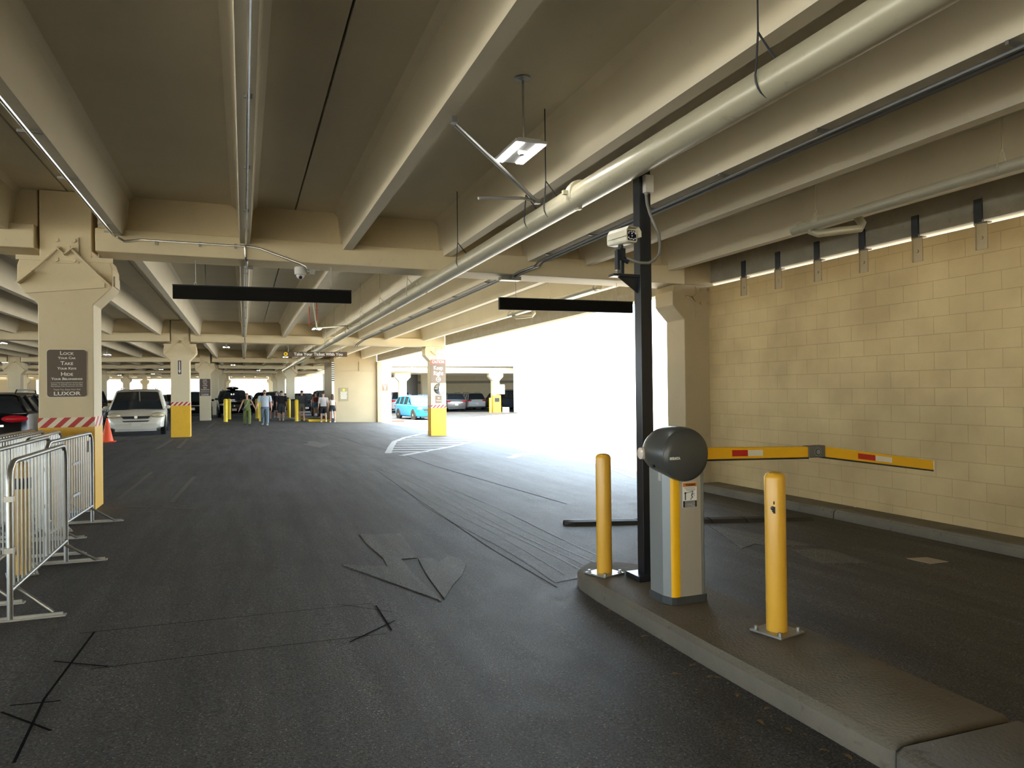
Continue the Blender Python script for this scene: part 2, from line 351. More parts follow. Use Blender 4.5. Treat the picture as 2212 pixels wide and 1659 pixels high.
slab([[(5.92, 8.56), (6.02, 8.47), (6.38, 6.95), (6.05, 7.14), (5.74, 7.18), (5.71, 7.33), (5.36, 7.13)], [(5.87, 6.92), (6.35, 6.8), (6.17, 6.07), (5.71, 6.24)]],
     0.006, 'lane_arrow', M['asph4'], 'worn pale arrow marking in the lane beside the block wall', 'road marking')
slab([[(7.08, 20.11), (7.5, 20.75), (7.88, 21.52), (8.66, 21.86), (8.4, 21.1), (7.85, 20.88), (7.6, 20.4), (7.2, 19.92)]],
     0.004, 'lane_arrow', M['paintw'], 'thin white curved arrow marking at the edge of the sunlit driveway', 'road marking')
slab([[(1.87, 27.04), (2.15, 27.4), (2.22, 28.9), (2.55, 28.8), (2.62, 27.2), (2.96, 27.43), (2.35, 25.24)]],
     0.004, 'lane_arrow', M['paintf'], 'small faint arrow marking farther along the lane, left of the striped zone', 'road marking')
hl = []
for y in (22.9, 23.9, 25.0, 26.2, 27.4, 28.6, 29.8, 31.0, 32.1):
    x0 = 4.15 + (y - 22.6) * 0.245 if y < 31 else 6.25 + (y - 31) * 0.7
    x1 = min(4.9 + (y - 22.04) * 0.62, 9.0 - max(0, y - 29) * 0.1)
    if y > 31: 
        hl += strip((x0, y), (7.7, y), 0.30); continue
    hl += strip((x0, y), (x1, y - .1), 0.30)
hl += lines([((4.09, 22.4), (4.7, 25.2)), ((4.7, 25.2), (5.4, 28.2)), ((5.4, 28.2), (6.4, 31.1)), ((6.4, 31.1), (8.3, 35.2)), ((4.3, 21.4), (6.56, 24.72)), ((6.56, 24.72), (8.97, 28.78))], 0.2)
tag(decal(hl, 0.004).build('hatched_zone', M['paintw']), 'white striped no-parking zone painted around the caution column', 'road marking')
tag(decal(lines([((-2.57, 31.3), (-2.59, 25.5)), ((-2.06, 31.0), (-1.97, 25.6))], 0.12), 0.003).build('parking_line', M['paintf']), 'pair of faint white parking lines in front of the yellow based column behind the cone', 'road marking')
tag(decal(lines([((-2.9, 53.4), (-2.95, 48.4)), ((-1.7, 51.8), (-1.8, 41.0))], 0.14), 0.003).build('parking_line', M['paintf']), 'faint white parking lines beside the far column without yellow paint', 'road marking')
for q, lab_ in [(((-4.48, 29.0), (-2.71, 32.0)), 'thin white line on the floor between the cone and the second column'), (((-0.76, 32.2), (1.97, 33.4)), 'long thin white line crossing the lane right of the second column'), (((0.84, 31.0), (2.1, 32.0)), 'short thin white line in the middle of the lane before the walking couple')]:
    tag(decal(lines([q], 0.10), 0.003).build('parking_line', M['paintf']), lab_, 'road marking')
tag(decal(lines([((-1.9, 17.9), (-1.9, 13.3)), ((-0.98, 16.6), (-1.09, 12.8)), ((-1.95, 12.6), (-0.64, 11.9))], 0.08), 0.003).build('parking_line', M['paintf']), 'faint worn lines on the floor right of the nearest column', 'road marking')
tag(decal(lines([((8.86, 17.9), (8.0, 14.3))], 0.09), 0.004).build('edge_line', M['paintw']), 'short white edge line behind the bollard at the sunlit opening', 'road marking')
cr = [((-0.1, 6.03), (0.7, 6.09)), ((0.7, 6.09), (0.96, 6.11)), ((0.70, 6.17), (1.08, 5.82)), ((-0.09, 5.23), (0.95, 5.30)), ((-0.9, 5.16), (-0.09, 5.23)), ((-1.1, 5.95), (-0.1, 6.03))]
cr2 = [((0.99, 6.04), (0.99, 5.36)), ((1.06, 5.59), (0.67, 5.19)), ((-1.14, 5.38), (-0.81, 5.18)), ((-1.2, 4.69), (-0.96, 4.68)), ((-1.22, 4.61), (-0.92, 4.28)), ((-1.01, 5.96), (-1.05, 4.74)), ((-1.05, 4.74), (-1.0, 3.96))]
tag(decal(lines(cr, 0.009) + lines(cr2, 0.015), 0.003).build('saw_cut', M['seal']), 'dark rectangular saw cut lines in the asphalt at the lower left', 'road marking')
tag(decal(lines([((2.87, 17.32), (2.7, 12)), ((2.7, 12), (2.6, 7.96)), ((2.6, 7.96), (2.63, 6.13))], 0.011), 0.003).build('pavement_seam', M['seal']), 'thin dark seam running along the lane towards the concrete island', 'road marking')
tag(decal(lines([((3.5, 35.5), (3.85, 31.4)), ((3.85, 31.4), (3.92, 26.75)), ((3.92, 26.75), (4.4, 23.1)), ((4.4, 23.1), (4.44, 18)), ((4.44, 18), (4.9, 11)), ((1.36, 23.7), (4.18, 21.3)), ((1.32, 21), (4.0, 20.6))], 0.022), 0.003).build('pavement_seam', M['seal']), 'winding tar seam crossing the asphalt left of the striped zone', 'road marking')
rnd = random.Random(3)
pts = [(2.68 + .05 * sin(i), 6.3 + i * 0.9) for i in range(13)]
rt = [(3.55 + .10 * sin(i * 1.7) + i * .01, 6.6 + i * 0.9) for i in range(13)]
tag(decal([[pts[i], rt[i], rt[i + 1], pts[i + 1]] for i in range(12)], 0.0025).build('pale_sheen_strip', M['asph3']), 'pale strip leading up to the island nose, partly dust, mostly reflected sheen painted in', 'road marking')  # paler tone is some dust and mostly the floor's reflection, painted in
tag(decal([q for k, o in enumerate((.22, .42, .55, .74, .95)) for i in range(11) for q in strip((2.68 + o + .04 * sin(i * .9 + k), 6.6 + i), (2.68 + o + .04 * sin((i + 1) * .9 + k), 7.6 + i), .022 + .008 * (k % 2))], 0.0045).build('pavement_ridges', M['paintf']), 'thin pale parallel ridges in the paving leading to the island nose', 'road marking')
# speed hump
t = thing('speed_hump', 'black rubber speed hump across the lane behind the barrier', 'speed bump', (4.05, 9.22, zf(4.05, 9.22)), atan2(8.68 - 9.22, 7.7 - 4.05))
Lh = hypot(3.65, .54); dz = zf(7.7, 8.68) - zf(4.05, 9.22)
b = MB()
for i in range(7):
    a, c = i / 7 * Lh + .01, (i + 1) / 7 * Lh - .01
    prof = lambda x, sc_=1: [(x, -.17 * sc_, dz * x / Lh), (x, -.10 * sc_, dz * x / Lh + .045), (x, 0, dz * x / Lh + .058), (x, .10 * sc_, dz * x / Lh + .045), (x, .17 * sc_, dz * x / Lh)]
    b.loft([prof(a, .3 if i == 0 else 1), prof(a + .12 if i == 0 else a + .01), prof(c - .01), prof(c)])
b.build('hump_segments', M['rubber'], t, smooth=False)
# curb along wall
b = MB()
for y0, y1 in [(-16, -8), (-7.98, -0.5), (-.48, 4.0), (4.02, 8.6), (8.62, 12.0)]:
    secs = []
    for y in (y0, y0 + .02, y1 - .02, y1):
        z = zf(8.2, y); e = 0.012 if y in (y0, y1) else 0
        secs.append([(8.07 + e, y, z - .05), (8.09 + e, y, z + .10), (8.12 + e, y, z + .135 - e), (8.17, y, z + .145 - e), (8.52, y, z + .15 - e), (8.52, y, z - .05)])
    b.loft(secs)
struct(b.build('trim_1', M['curb']), 'weathered concrete curb along the foot of the block wall', 'curb')
# island
def island_sec(y, xl, xr, e=0):
    z = zf(3.1, y)
    return [(xl + e, y, z - .06), (xl + e, y, z + .115), (xl + .035 + e, y, z + .15 - e), (xr - .035 - e, y, z + .15 - e), (xr - e, y, z + .11), (xr - e, y, z - .06)]
b = MB()
b.loft([island_sec(-8, 2.75, 3.62), island_sec(2.56, 2.75, 3.55), island_sec(2.585, 2.75, 3.55, .02)])
b.loft([island_sec(2.60, 2.76, 3.55, .02), island_sec(2.625, 2.76, 3.55), island_sec(4, 2.75, 3.6), island_sec(5.6, 2.77, 3.6), island_sec(6.02, 2.80, 3.52), island_sec(6.2, 2.86, 3.42), island_sec(6.33, 2.98, 3.3), island_sec(6.37, 3.07, 3.2)])
struct(b.build('island', M['island'], smooth=True), 'raised concrete island carrying the barrier machine, black pole and bollards', 'island')
# leaves and litter
lf = [(2.75, 5.33), (2.72, 5.08), (2.70, 5.0), (2.70, 4.07), (2.72, 3.99), (2.69, 3.87), (2.72, 3.84), (2.73, 3.75), (2.67, 3.58), (2.71, 3.37), (2.66, 3.28), (2.64, 3.12), (2.68, 3.05), (2.65, 2.88), (2.71, 2.79), (2.56, 3.24), (2.51, 3.97), (2.70, 4.67)]
for i, (x, y) in enumerate(lf):
    b = MB(Matrix.Translation((x - .02, y, zf(x, y) + .004)) @ Matrix.Rotation(rnd.random() * 6.3, 4, 'Z') @ Matrix.Scale(0.28 + .35 * rnd.random(), 4))
    b.loft([[(-.05, 0, 0), (-.05, 0, .004)], [(-.02, -.022, .012), (-.02, .022, .014)], [(.02, -.02, .014), (.02, .02, .012)], [(.05, 0, .002), (.052, 0, .006)]], closed=False)
    tag(b.build('dry_leaf', M['leaf']), 'small curled dry brown leaf in the gutter along the left foot of the island', 'leaf', 'dry leaves along the island')
slab([[(6.80, 6.17), (7.07, 6.15), (7.1, 5.91), (6.82, 5.89)]], 0.005, 'cardboard_scrap', M['paper'], 'flattened pale scrap of card lying in the lane by the block wall', 'litter')
# ------------------------------------------------------------------ deck: double tees
GY = [-8.9, 12.1, 32.4, 53.6, 67.6, 84.0, 100.0, 118.0]     # front faces of the girders (0.7 deep)
joints = [-2.38 - 3.18 * k for k in range(11, 0, -1)] + [-2.38, .80, 3.98, 6.72, 8.52]
stems = {.80 - 3.18: (-1.71, .035), .80: (1.59, 3.25), 3.98: (4.77, 5.88), 6.72: (7.6,)}
def tee(x0, x1, st, y0, y1, lab):
    b = MB(); g_ = .012
    b.hexa([(x0 + g_, y0, ZS + sl(x0)), (x1 - g_, y0, ZS + sl(x1)), (x1 - g_, y1, ZS + sl(x1)), (x0 + g_, y1, ZS + sl(x0))],
           [(x0 + g_, y0, ZS + .1), (x1 - g_, y0, ZS + .1), (x1 - g_, y1, ZS + .1), (x0 + g_, y1, ZS + .1)])
    for x in st:
        s = sl(x)
        pr = [(x - .20, ZS + s + .01), (x - .125, ZS + s - .07), (x - .072, ZB + s), (x + .072, ZB + s), (x + .125, ZS + s - .07), (x + .20, ZS + s + .01)]
        b.prism(pr, y0 + .22, y1 - .22, 'y')
        pd = [(x - .20, ZS + s + .01), (x - .125, ZS + s - .07), (x - .085, ZL + s + .004), (x + .085, ZL + s + .004), (x + .125, ZS + s - .07), (x + .20, ZS + s + .01)]
        b.prism(pd, y0, y0 + .22, 'y'); b.prism(pd, y1 - .22, y1, 'y')
    o = b.build('double_tee', M['soffit'], smooth=False)
    return struct(o, lab, 'ceiling beam')
for k in range(len(GY) - 1):
    y0, y1 = GY[k] + .5, GY[k + 1] + .2
    lim = [-9, -12.5, -16, -20, -24, -30, -36][k]
    for i in range(len(joints) - 1):
        x0, x1 = joints[i], joints[i + 1]
        if x1 < lim: continue
        st = next((v for q, v in stems.items() if abs(q - x0) < .02), (x0 + .67, x0 + 2.415))
        tee(x0, x1, st, y0, y1, 'precast concrete double tee of the ceiling, bay %s from the camera, %s' % (['over', 'second', 'third', 'fourth', 'fifth', 'sixth', 'last'][k], 'over the lanes' if x0 > -3 else 'over the parking stalls'))
for x0, x1, st in [(-2.38, .80, (-1.71, .035)), (.80, 3.98, (1.59, 3.25)), (3.98, 6.72, (4.77, 5.88)), (6.72, 8.52, (7.6,))]:  # unseen roof bay, added to darken the right-hand side from behind
    tee(x0, x1, st, -26, -8.7, 'unseen double tee added behind the camera to cut light from behind')
b = MB(); b.box(-2.4, 8.9, -26, -8.9, ZS + .12, ZS + .3)
struct(b.build('ceiling', M['stain']), 'unseen deck slab added over the lane behind the camera to cut light', 'ceiling')
b = MB(); b.box(-42, 8.9, -8.9, 119, ZS + .12, ZS + .3)
struct(b.build('ceiling', M['stain']), 'concrete deck slab above the garage', 'ceiling')
# girders: inverted tee with ledges both sides
def girder(x0, x1, y, name='girder', lab=''):
    b = MB(); a, c = sl(x0), sl(x1)
    b.hexa([(x0, y, ZG + a), (x1, y, ZG + c), (x1, y + .7, ZG + c), (x0, y + .7, ZG + a)], [(x0, y, ZL + a), (x1, y, ZL + c), (x1, y + .7, ZL + c), (x0, y + .7, ZL + a)])
    b.hexa([(x0, y + .2, ZL + a), (x1, y + .2, ZL + c), (x1, y + .5, ZL + c), (x0, y + .5, ZL + a)], [(x0, y + .2, ZS + .12), (x1, y + .2, ZS + .12), (x1, y + .5, ZS + .12), (x0, y + .5, ZS + .12)])
    return struct(b.build(name, M['conc'], bevel=.012), lab, 'girder')
rows = {12.1: ('nearest', [-2.40]), 32.4: ('second', [-2.40]), 53.6: ('third', [-2.40, -13.4]), 67.6: ('fourth', [-13.4, -2.4, 3.85]), 84.0: ('fifth', [-13.4, -2.4, 3.85]), 100.0: ('sixth', [-24, -13.4, -2.4, 3.85]), 118.0: ('last', [-24, -13.4, -2.4, 3.85])}
for y, (nm, xs) in rows.items():
    edges = sorted(xs); x = -42 if y > 50 else -14
    for c in edges:
        girder(x, c - .365, y, lab='cream %s ceiling girder, stretch left of the column' % nm); x = c + .395
    girder(x, 7.9 if y < 50 else 8.5, y, lab='cream %s ceiling girder spanning over the driving lane' % nm)
girder(-14, 8.5, -8.9, lab='ceiling girder behind the camera'); 
b = MB()
for i in range(16): x = -1.6 + i * .42; b.box(x, x + .05, 53.52, 53.6, ZG + sl(x) - .02, ZL + sl(x))
struct(b.build('girder_ribs', M['conc']), 'row of small vertical ribs on the third ceiling girder', 'girder')
# edge beam along the open right side
for y0, y1, n in [(-26, 12.8, 'above the block wall'), (12.85, 32.4, 'over the sunlit opening'), (33.1, 50.6, 'beyond the caution column')]:
    b = MB(); b.box(8.56, 8.86, y0, y1, 3.70, 4.62); b.box(8.60, 8.86, y0, y1, 4.6, 5.9)
    struct(b.build('edge_beam', M['stain'], bevel=.01), 'weathered concrete edge beam %s' % n, 'beam')
# ------------------------------------------------------------------ walls
b = MB(); b.prism([(-26, zf(8.5, -10) - .3), (12.62, zf(8.5, 12.6) - .3), (12.62, 3.62), (-26, 3.62)], 8.50, 8.74, 'x')
struct(b.build('wall_right', M['block']), 'tan painted concrete block wall on the right', 'wall')
for i in range(11):
    y = 11.197 - .915 * i
    if i > 7 and y < 3.5: break
    t = thing('wall_clip', 'steel clip on top of the block wall, %s' % ['next to the corner column', 'second from the corner column', 'third from the corner column', 'fourth from the corner column', 'fifth from the corner column', 'above the end of the barrier arm', 'second from the right picture edge', 'close to the right picture edge', 'beyond the frame', 'beyond the frame', 'beyond the frame'][i], 'bracket', (8.5, y, 3.62), 0, 'clips between wall and beam')
    b = MB(); b.box(.04, .075, -.055, .055, .02, .34); b.build('beam_plate', M['clip'], t)
    b = MB(); b.box(-.012, 0, -.16, -.02, -.30, .03); b.box(-.012, .07, -.16, -.02, .02, .035); b.box(-.035, 0, -.022, -.014, -.3, .03); b.build('wall_tab', M['tan'], t)
    b = MB(); b.lathe([(.022, -.03), (.022, -.012)], 6, 'x', (0, -.09, -.16)); b.build('bolt', M['tan'], t)
# stair core block
b = MB(); b.box(5.70, 8.55, 50.8, 57.2, zf(7, 52) - .2, 3.66); b.box(8.55, 9.5, 50.55, 57.2, zf(7, 52) - .3, 3.68)
b.box(5.70, 8.55, 50.8, 57.2, 3.66, 4.6)
struct(b.build('wall_core', M['tan']), 'tan walled stair core beyond the crowd', 'wall')
b = MB(); b.box(5.70, 8.55, 50.77, 50.8, 3.02, 3.06); b.box(7.35, 7.40, 50.75, 50.8, 3.02, 3.66)
struct(b.build('trim_2', M['tan']), 'raised band and short pipe on the stair core wall', 'trim')
t = thing('striped_guard', 'white vertical guard pole with black bands at the stair core corner', 'pole', (5.60, 50.65, zf(5.5, 50.6)))
b = MB(); b.box(-.08, .08, -.06, .06, .25, 4.0); b.build('pole', M['white'], t)
b = MB(); b.box(-.10, .10, -.08, .08, 0, .26); b.build('foot', M['clip'], t)
for i in range(9):
    b = MB(); z = 2.75 + i * .14; b.box(-.082, .082, -.064, .064, z, z + .07); b.build('band', M['clip'], t)
# red curb piece and yellow wheel island
b = MB(); b.box(9.5, 10.4, 50.6, 51.2, -.5, zf(10, 51) + .15); tag(b.build('red_curb', M['red'], bevel=.02), 'short red painted curb beside the stair core at the driveway', 'curb')
z = zf(5, 52); t = thing('curb_island', 'low kerbed island with a yellow painted edge under the walking people', 'curb', (4.8, 54, z))
MB().prism([(-.70, 4), (-.62, -2.25), (.8, -2.35), (.8, 4)], -.1, .14).build('island_top', M['dusty'], t, bevel=.02)
b = MB(); b.prism([(-.72, -2.40), (.8, -2.46), (.8, -2.20), (-.6, -2.12)], -.1, .17); b.prism([(-.95, 2), (-.72, -2.40), (-.55, -2.2), (-.75, 2)], -.1, .16); b.build('yellow_edge', M['ybright'], t, bevel=.02)
# ------------------------------------------------------------------ columns
def flare(sides):
    # front outline of a column with corbels, drawn on x-z
    R = [(.35, 0), (.35, 2.98), (.54, 3.18), (.60, 3.26), (.60, 3.52), (.555, 3.66)] if 'r' in sides else [(.35, 0), (.35, 3.66)]
    Lf = [(-.35, 0), (-.35, 2.98), (-.54, 3.18), (-.60, 3.26), (-.60, 3.52), (-.555, 3.66)] if 'l' in sides else [(-.35, 0), (-.35, 3.66)]
    return R, Lf
def column(x, y, sides='lr', yellow=True, label='', dz=0, group=None, plates=True, top=None, h=0):
    z0 = zf(x, y); t = thing('column', label, 'column', (x, y, z0), 0, group)
    q = -z0 + dz
    R, Lf = flare(sides)
    poly = [(a, c + (q if c > 0 else -.05)) for a, c in R] + [(a, c + (q if c > 0 else -.05)) for a, c in reversed(Lf)]
    b = MB(); b.prism(poly, 0, .64, 'y')
    b.prism([(-.33, 3.6 + q), (.33, 3.6 + q), (.33, 4.62 - z0), (-.33, 4.62 - z0)], .02, .62, 'y')
    b.build('shaft', M['tan'] if sides == 'l' and y < 20 else M['conc'], t, bevel=.012)
    if yellow:
        b = MB(); b.box(-.356, .356, -.006, .646, 0, 1.20 + h); b.build('painted_base', M['yellow'], t)
        b = MB(); b.box(-.357, .357, -.007, .647, 1.20 + h, 1.34 + h); b.build('striped_band', M['stripe'], t)
    if plates:
        mm = M['tan'] if sides == 'l' and y < 20 else M['steelp']
        if sides == 'lr':
            b = MB(); b.box(-.16, .17, -.018, 0, 3.57 + q, 3.95 + q); pl = b.build('bracket_plate', mm, t)
            for bx in (-.11, .11):
                for bz in (3.615, 3.90):
                    b = MB(); b.lathe([(.032, -.045), (.032, -.018)], 8, 'y', (bx, 0, bz + q)); b.build('bolt', mm, pl)
            b = MB(); b.box(-.115, -.095, -.12, 0, -.10, .05, Matrix.Translation((0, 0, 3.83 + q)) @ Matrix.Rotation(radians(-48), 4, 'Y')); b.box(.095, .115, -.12, 0, -.10, .05, Matrix.Translation((0, 0, 3.83 + q)) @ Matrix.Rotation(radians(48), 4, 'Y'))
            b.build('angle_seat', mm, t)
            for s_ in (-1, 1):
                b = MB(); b.tube([(s_ * .06, -.07, 3.80 + q), (s_ * .53, -.07, 3.30 + q)], .019, 8); b.build('tie_rod', mm, t)
                b = MB(); T = Matrix.Translation((s_ * .485, -.075, 3.345 + q)) @ Matrix.Rotation(radians(s_ * 43), 4, 'Y'); b.box(-.12, .12, -.075, .075, -.014, .014, T); b.build('anchor_plate', mm, t)
            b = MB(); b.add([(-.50, -.035, 3.12 + q), (.50, -.035, 3.235 + q), (.50, -.035, 3.30 + q), (-.50, -.035, 3.185 + q), (-.50, 0, 3.12 + q), (.50, 0, 3.235 + q), (.50, 0, 3.30 + q), (-.50, 0, 3.185 + q)], [(0, 1, 2, 3), (4, 7, 6, 5), (0, 4, 5, 1), (3, 2, 6, 7), (0, 3, 7, 4), (1, 5, 6, 2)])
            b.build('steel_strap', mm, t)
            b = MB(); b.box(-.61, .61, -.025, 0, 3.60 + q, 3.665 + q); b.box(.58, .62, .10, .54, 3.27 + q, 3.42 + q); b.box(-.62, -.58, .10, .54, 3.27 + q, 3.42 + q); b.build('collar_plate', mm, t)
        else:
            b = MB(); b.box(-.10, .34, -.014, 0, 3.02 + q, 3.62 + q); pl = b.build('bracket_plate', mm, t)
            for bx in (.02, .18):
                for bz in (3.30, 3.56):
                    b = MB(); b.lathe([(.028, -.04), (.028, -.014)], 8, 'y', (bx, 0, bz + q)); b.build('bolt', mm, pl)
            b = MB(); T = Matrix.Translation((-.22, -.05, 3.34 + q)) @ Matrix.Rotation(radians(42), 4, 'Y'); b.box(-.13, .13, -.05, .05, -.012, .012, T); b.build('anchor_plate', mm, t)
            b = MB(); T = Matrix.Translation((.0, -.02, 3.46 + q)) @ Matrix.Rotation(radians(-28), 4, 'Y'); b.box(-.17, .14, 0, .02, -.04, .04, T); b.build('tie_bar', mm, t)
    return t
c1 = column(-2.40, 12.2, 'lr', True, 'nearest column on the left, with yellow base and brown security notice, behind the barricades', h=.01)
c2 = column(-2.40, 32.5, 'lr', True, 'second column in the left row, yellow base, beside the white minivan', dz=.0, h=.07)
c3 = column(-2.45, 53.7, 'lr', False, 'plain cream column without yellow base, third in the left row')
c4 = column(8.24, 32.5, 'l', True, 'yellow based column with caution sign at the edge of the sunlit driveway', h=.05)
c5 = column(8.29, 12.2, 'l', False, 'tan corner column where the block wall ends')
column(3.85, 67.7, 'lr', True, 'yellow based column behind the trash bin and walking people', h=.0)
for i, (x, y) in enumerate([(3.85, 84.1), (3.85, 100.1), (-2.4, 67.7), (-2.4, 84.1), (-2.4, 100.1), (-13.4, 67.7), (-13.4, 84.1), (-13.4, 100.1), (-13.4, 53.7), (-24, 100.1), (-24, 118.1), (-13.4, 118.1), (-2.4, 118.1), (3.85, 118.1)]):
    row = {53.7: 'third', 67.7: 'fourth', 84.1: 'fifth', 100.1: 'sixth', 118.1: 'last'}[y]; ln = {3.85: 'line behind the walking people', -2.4: 'line of the security notice column', -13.4: 'line behind the minivan', -24: 'far left line'}[x]
    column(x, y, 'lr', False, 'distant cream column, %s row, %s' % (row, ln), plates=(y < 101 and x > -14))

# perimeter beyond
b = MB(); b.box(-42, 9, 119, 119.3, -.8, .9); struct(b.build('wall_back', M['tan']), 'low parapet at the far end of the garage', 'wall')
b = MB()
for x0, x1 in [(-36, -25.5), (-22.8, -18.6)]: b.box(x0, x1, 112, 112.3, -.5, 3.7)
b.box(8.0, 8.9, 57.5, 121, -.8, 1.0)
struct(b.build('wall_left', M['tan']), 'tan end walls at the far left of the garage', 'wall')
for x0, x1, y, h, mm, lab in [(-70, -34, 168, 9, 'stucco', 'pale building outside beyond the far left of the garage'), (-30, -12, 182, 11, 'stuccow', 'white building outside beyond the minivan'), (-8, 6, 175, 6, 'stucco', 'pale peach building outside beyond the black cars'), (8, 30, 185, 8, 'stuccow', 'white stepped building outside behind the walking people')]:
    t = thing('distant_building', lab, 'building', ((x0 + x1) / 2, y, -1)); wd = (x1 - x0) / 2
    b = MB(); b.box(-wd, wd, 0, 10, 0, h); b.box(-wd, wd, -.4, 0, h - .6, h + .3); b.build('facade', M[mm], t)
    for k in range(int(wd / 1.6)):
        xx = -wd + 1.2 + k * 3.2
        b = MB(); b.box(xx, xx + 1.3, -.05, 0, 2.4, 4.0); b.build('window', M['bglass'], t)
# garage across the driveway
t = thing('garage_building', 'parking garage across the sunlit driveway, with a cream girder and shaded cars', 'building', (11, 70, -.64))
b = MB(); b.hexa([(0, 0, 4.06), (16.8, 0, 3.90), (16.8, .8, 3.90), (0, .8, 4.06)], [(0, 0, 4.62), (16.8, 0, 4.45), (16.8, .8, 4.45), (0, .8, 4.62)]); b.build('girder', M['conc'], t)
b = MB(); b.box(0, 16.8, -.5, 0, 4.6, 6.2); b.build('parapet', M['stuccow'], t)
b = MB(); b.box(0, 34, 0, 30, 4.65, 4.9); b.build('roof_slab', M['soffit'], t)
for i in range(9):
    b = MB(); b.box(0, 34, 3 + i * 3, 3.25 + i * 3, 4.05, 4.65); b.build('roof_beam', M['soffit'], t)
b = MB(); b.box(7.4, 34, 15.5, 16, 0, 4.7); b.build('back_wall', M['conc'], t)
b = MB(); b.box(7.4, 34, 15.4, 15.5, 3.1, 3.4); b.build('wall_band', M['stain'], t)
b = MB(); b.box(5.6, 7.4, 12, 14, 0, 4.7); b.build('dark_partition', M['hinge'], t)
b = MB(); b.box(7.3, 8.6, 9.4, 10, 1.25, 4.2); b.box(7.3, 8.6, 9.4, 10, -.1, 1.25); b.build('pier', M['conc'], t)
b = MB(); b.box(-2, 5.6, 22, 22.5, 0, 4.7); b.build('inner_wall', M['dgrey'], t)
for x, lab in [(3.3, 'left pier'), (12.7, 'right pier')]:
    b = MB(); b.prism([(x - .35, 0), (x + .35, 0), (x + .35, 3.2), (x + .75, 3.6), (x + .75, 4.05), (x - .75, 4.05), (x - .75, 3.6), (x - .35, 3.2)], .1, .8, 'y'); b.build('column', M['conc'], t)
x = 12.7
b = MB(); b.box(x - .5, x + .3, -.4, .05, 0, 1.75); pb = b.build('pay_machine', M['yellow'], t)
b = MB(); b.box(x - .35, x + .15, -.42, -.4, 1.1, 1.5); b.build('screen', M['black'], pb)
b = MB(); b.box(x - .05, x + .75, -.3, .05, 1.85, 2.8); b.build('electrical_box', M['jbox'], t)
for xx, mm in ((11.75, 'yboll'), (14.6, 'pale_red')):
    o = MB().tube([(0, 0, 0), (0, 0, 1.5)], .12, 10).build('bollard', M[mm], smooth=True); o.location = (11 + xx, 69.2, -.64)
    tag(o, '%s bollard beside the pay machine in the garage across the driveway' % ('yellow' if mm == 'yboll' else 'pale orange'), 'bollard')
b = MB(); b.box(24.1, 24.7, 69.1, 69.5, -.64, -.1); tag(b.build('white_box', M['stuccow'], bevel=.03), 'small white box on the floor right of the yellow pay machine', 'box')
t = thing('overhead_sign', 'long brown Additional Parking sign over the far garage entry', 'sign', (14.1, 69.47, 3.68))
b = MB(); b.box(-1.3, 1.3, -.05, .05, -.2, .2); b.build('panel', M['brown2'], t)
for s_ in (-1, 1): MB().tube([(s_, .04, .15), (s_, .04, .45)], .02, 6).build('hanger', M['galv'], t)
text('lettering', '(P) Additional Parking', .3, M['white'], t, (0, -.055, -.09), wid=2.3, fat=.004)
# white building to the right of it
t = thing('white_building', 'large sunlit white building filling the view right of the far garage', 'building', (25.1, 62, -.7))
b = MB(); b.box(0, 45, 0, 6.9, 0, 6.6); b.box(10.5, 45, 5, 6.9, 6.6, 8.2); b.build('walls', M['stuccow'], t)
for i, (a, c) in enumerate([(11, 12.4), (12.7, 13.0), (13.3, 14.1), (15.6, 16.0), (16.2, 16.6), (17.3, 18), (18.7, 20.2), (20.5, 21.8), (24, 27)]):
    b = MB(); b.box(a, c, 4.95, 5, 6.95, 7.75); b.build('window', M['bglass'], t)
b = MB(); b.tube([(16.3, 6.5, 8.2), (16.3, 6.5, 11.5)], .07, 6); b.tube([(16.9, 6.5, 8.2), (16.9, 6.5, 11.2)], .05, 6)
for z in (8.8, 9.6, 10.4): b.box(15.9, 17.1, 6.45, 6.55, z, z + .08)
b.build('antenna_mast', M['lampbody'], t)
b = MB(); b.tube([(19.1, 6.5, 8.2), (19.1, 6.5, 12)], .07, 6); b.box(18.7, 19.5, 6.4, 6.6, 8.5, 8.6); b.build('vent_pole', M['lampbody'], t)
b = MB(); b.tube([(2.2, 3, 6.6), (2.2, 3, 9.6)], .05, 6); b.build('thin_mast', M['lampbody'], t)
# ------------------------------------------------------------------ signs
def rrect(w_, h_, r, n=5):
    out = []
    for cx, cz, a0 in ((w_ - r, h_ - r, 0), (-w_ + r, h_ - r, 90), (-w_ + r, -h_ + r, 180), (w_ - r, -h_ + r, 270)):
        for k in range(n + 1):
            a = radians(a0 + 90 * k / n); out.append((cx + r * cos(a), cz + r * sin(a)))
    return out
def lock_sign(loc, lab):
    t = thing('security_sign', lab, 'sign', loc)
    MB().prism(rrect(.255, .345, .045), -.006, 0, 'y').build('border', M['white'], t)
    MB().prism(rrect(.249, .339, .042), -.010, -.006, 'y').build('panel', M['brown'], t)
    y = -.011
    for s, z, sz, wd, cp in [('Lock', .265, .075, .175, 1), ('Your Car', .205, .048, .225, 1), ('Take', .120, .075, .16, 1), ('Your Keys', .055, .048, .24, 1), ('Hide', -.035, .075, .15, 1), ('Your Belongings', -.095, .048, .395, 1)]:
        text('lettering', s, sz, M['white'], t, (0, y, z), wid=wd, caps=True, fat=.0012, ext=.001)
    for s, z in [('Luxor Is Not Responsible For Articles Left In', -.142), ('Vehicles.  A reminder from the Las Vegas', -.167), ('Metropolitan Police Department and Luxor', -.192)]:
        text('fine_print', s, .022, M['white'], t, (0, y, z), wid=.40, ext=.0005)
    text('fine_print', 'Thank You, Enjoy Your Visit', .028, M['white'], t, (0, y, -.243), wid=.34, ext=.0005)
    text('logo_lettering', 'LUXOR', .072, M['white'], t, (0, y, -.315), wid=.34, fat=.0018, ext=.001)
    return t
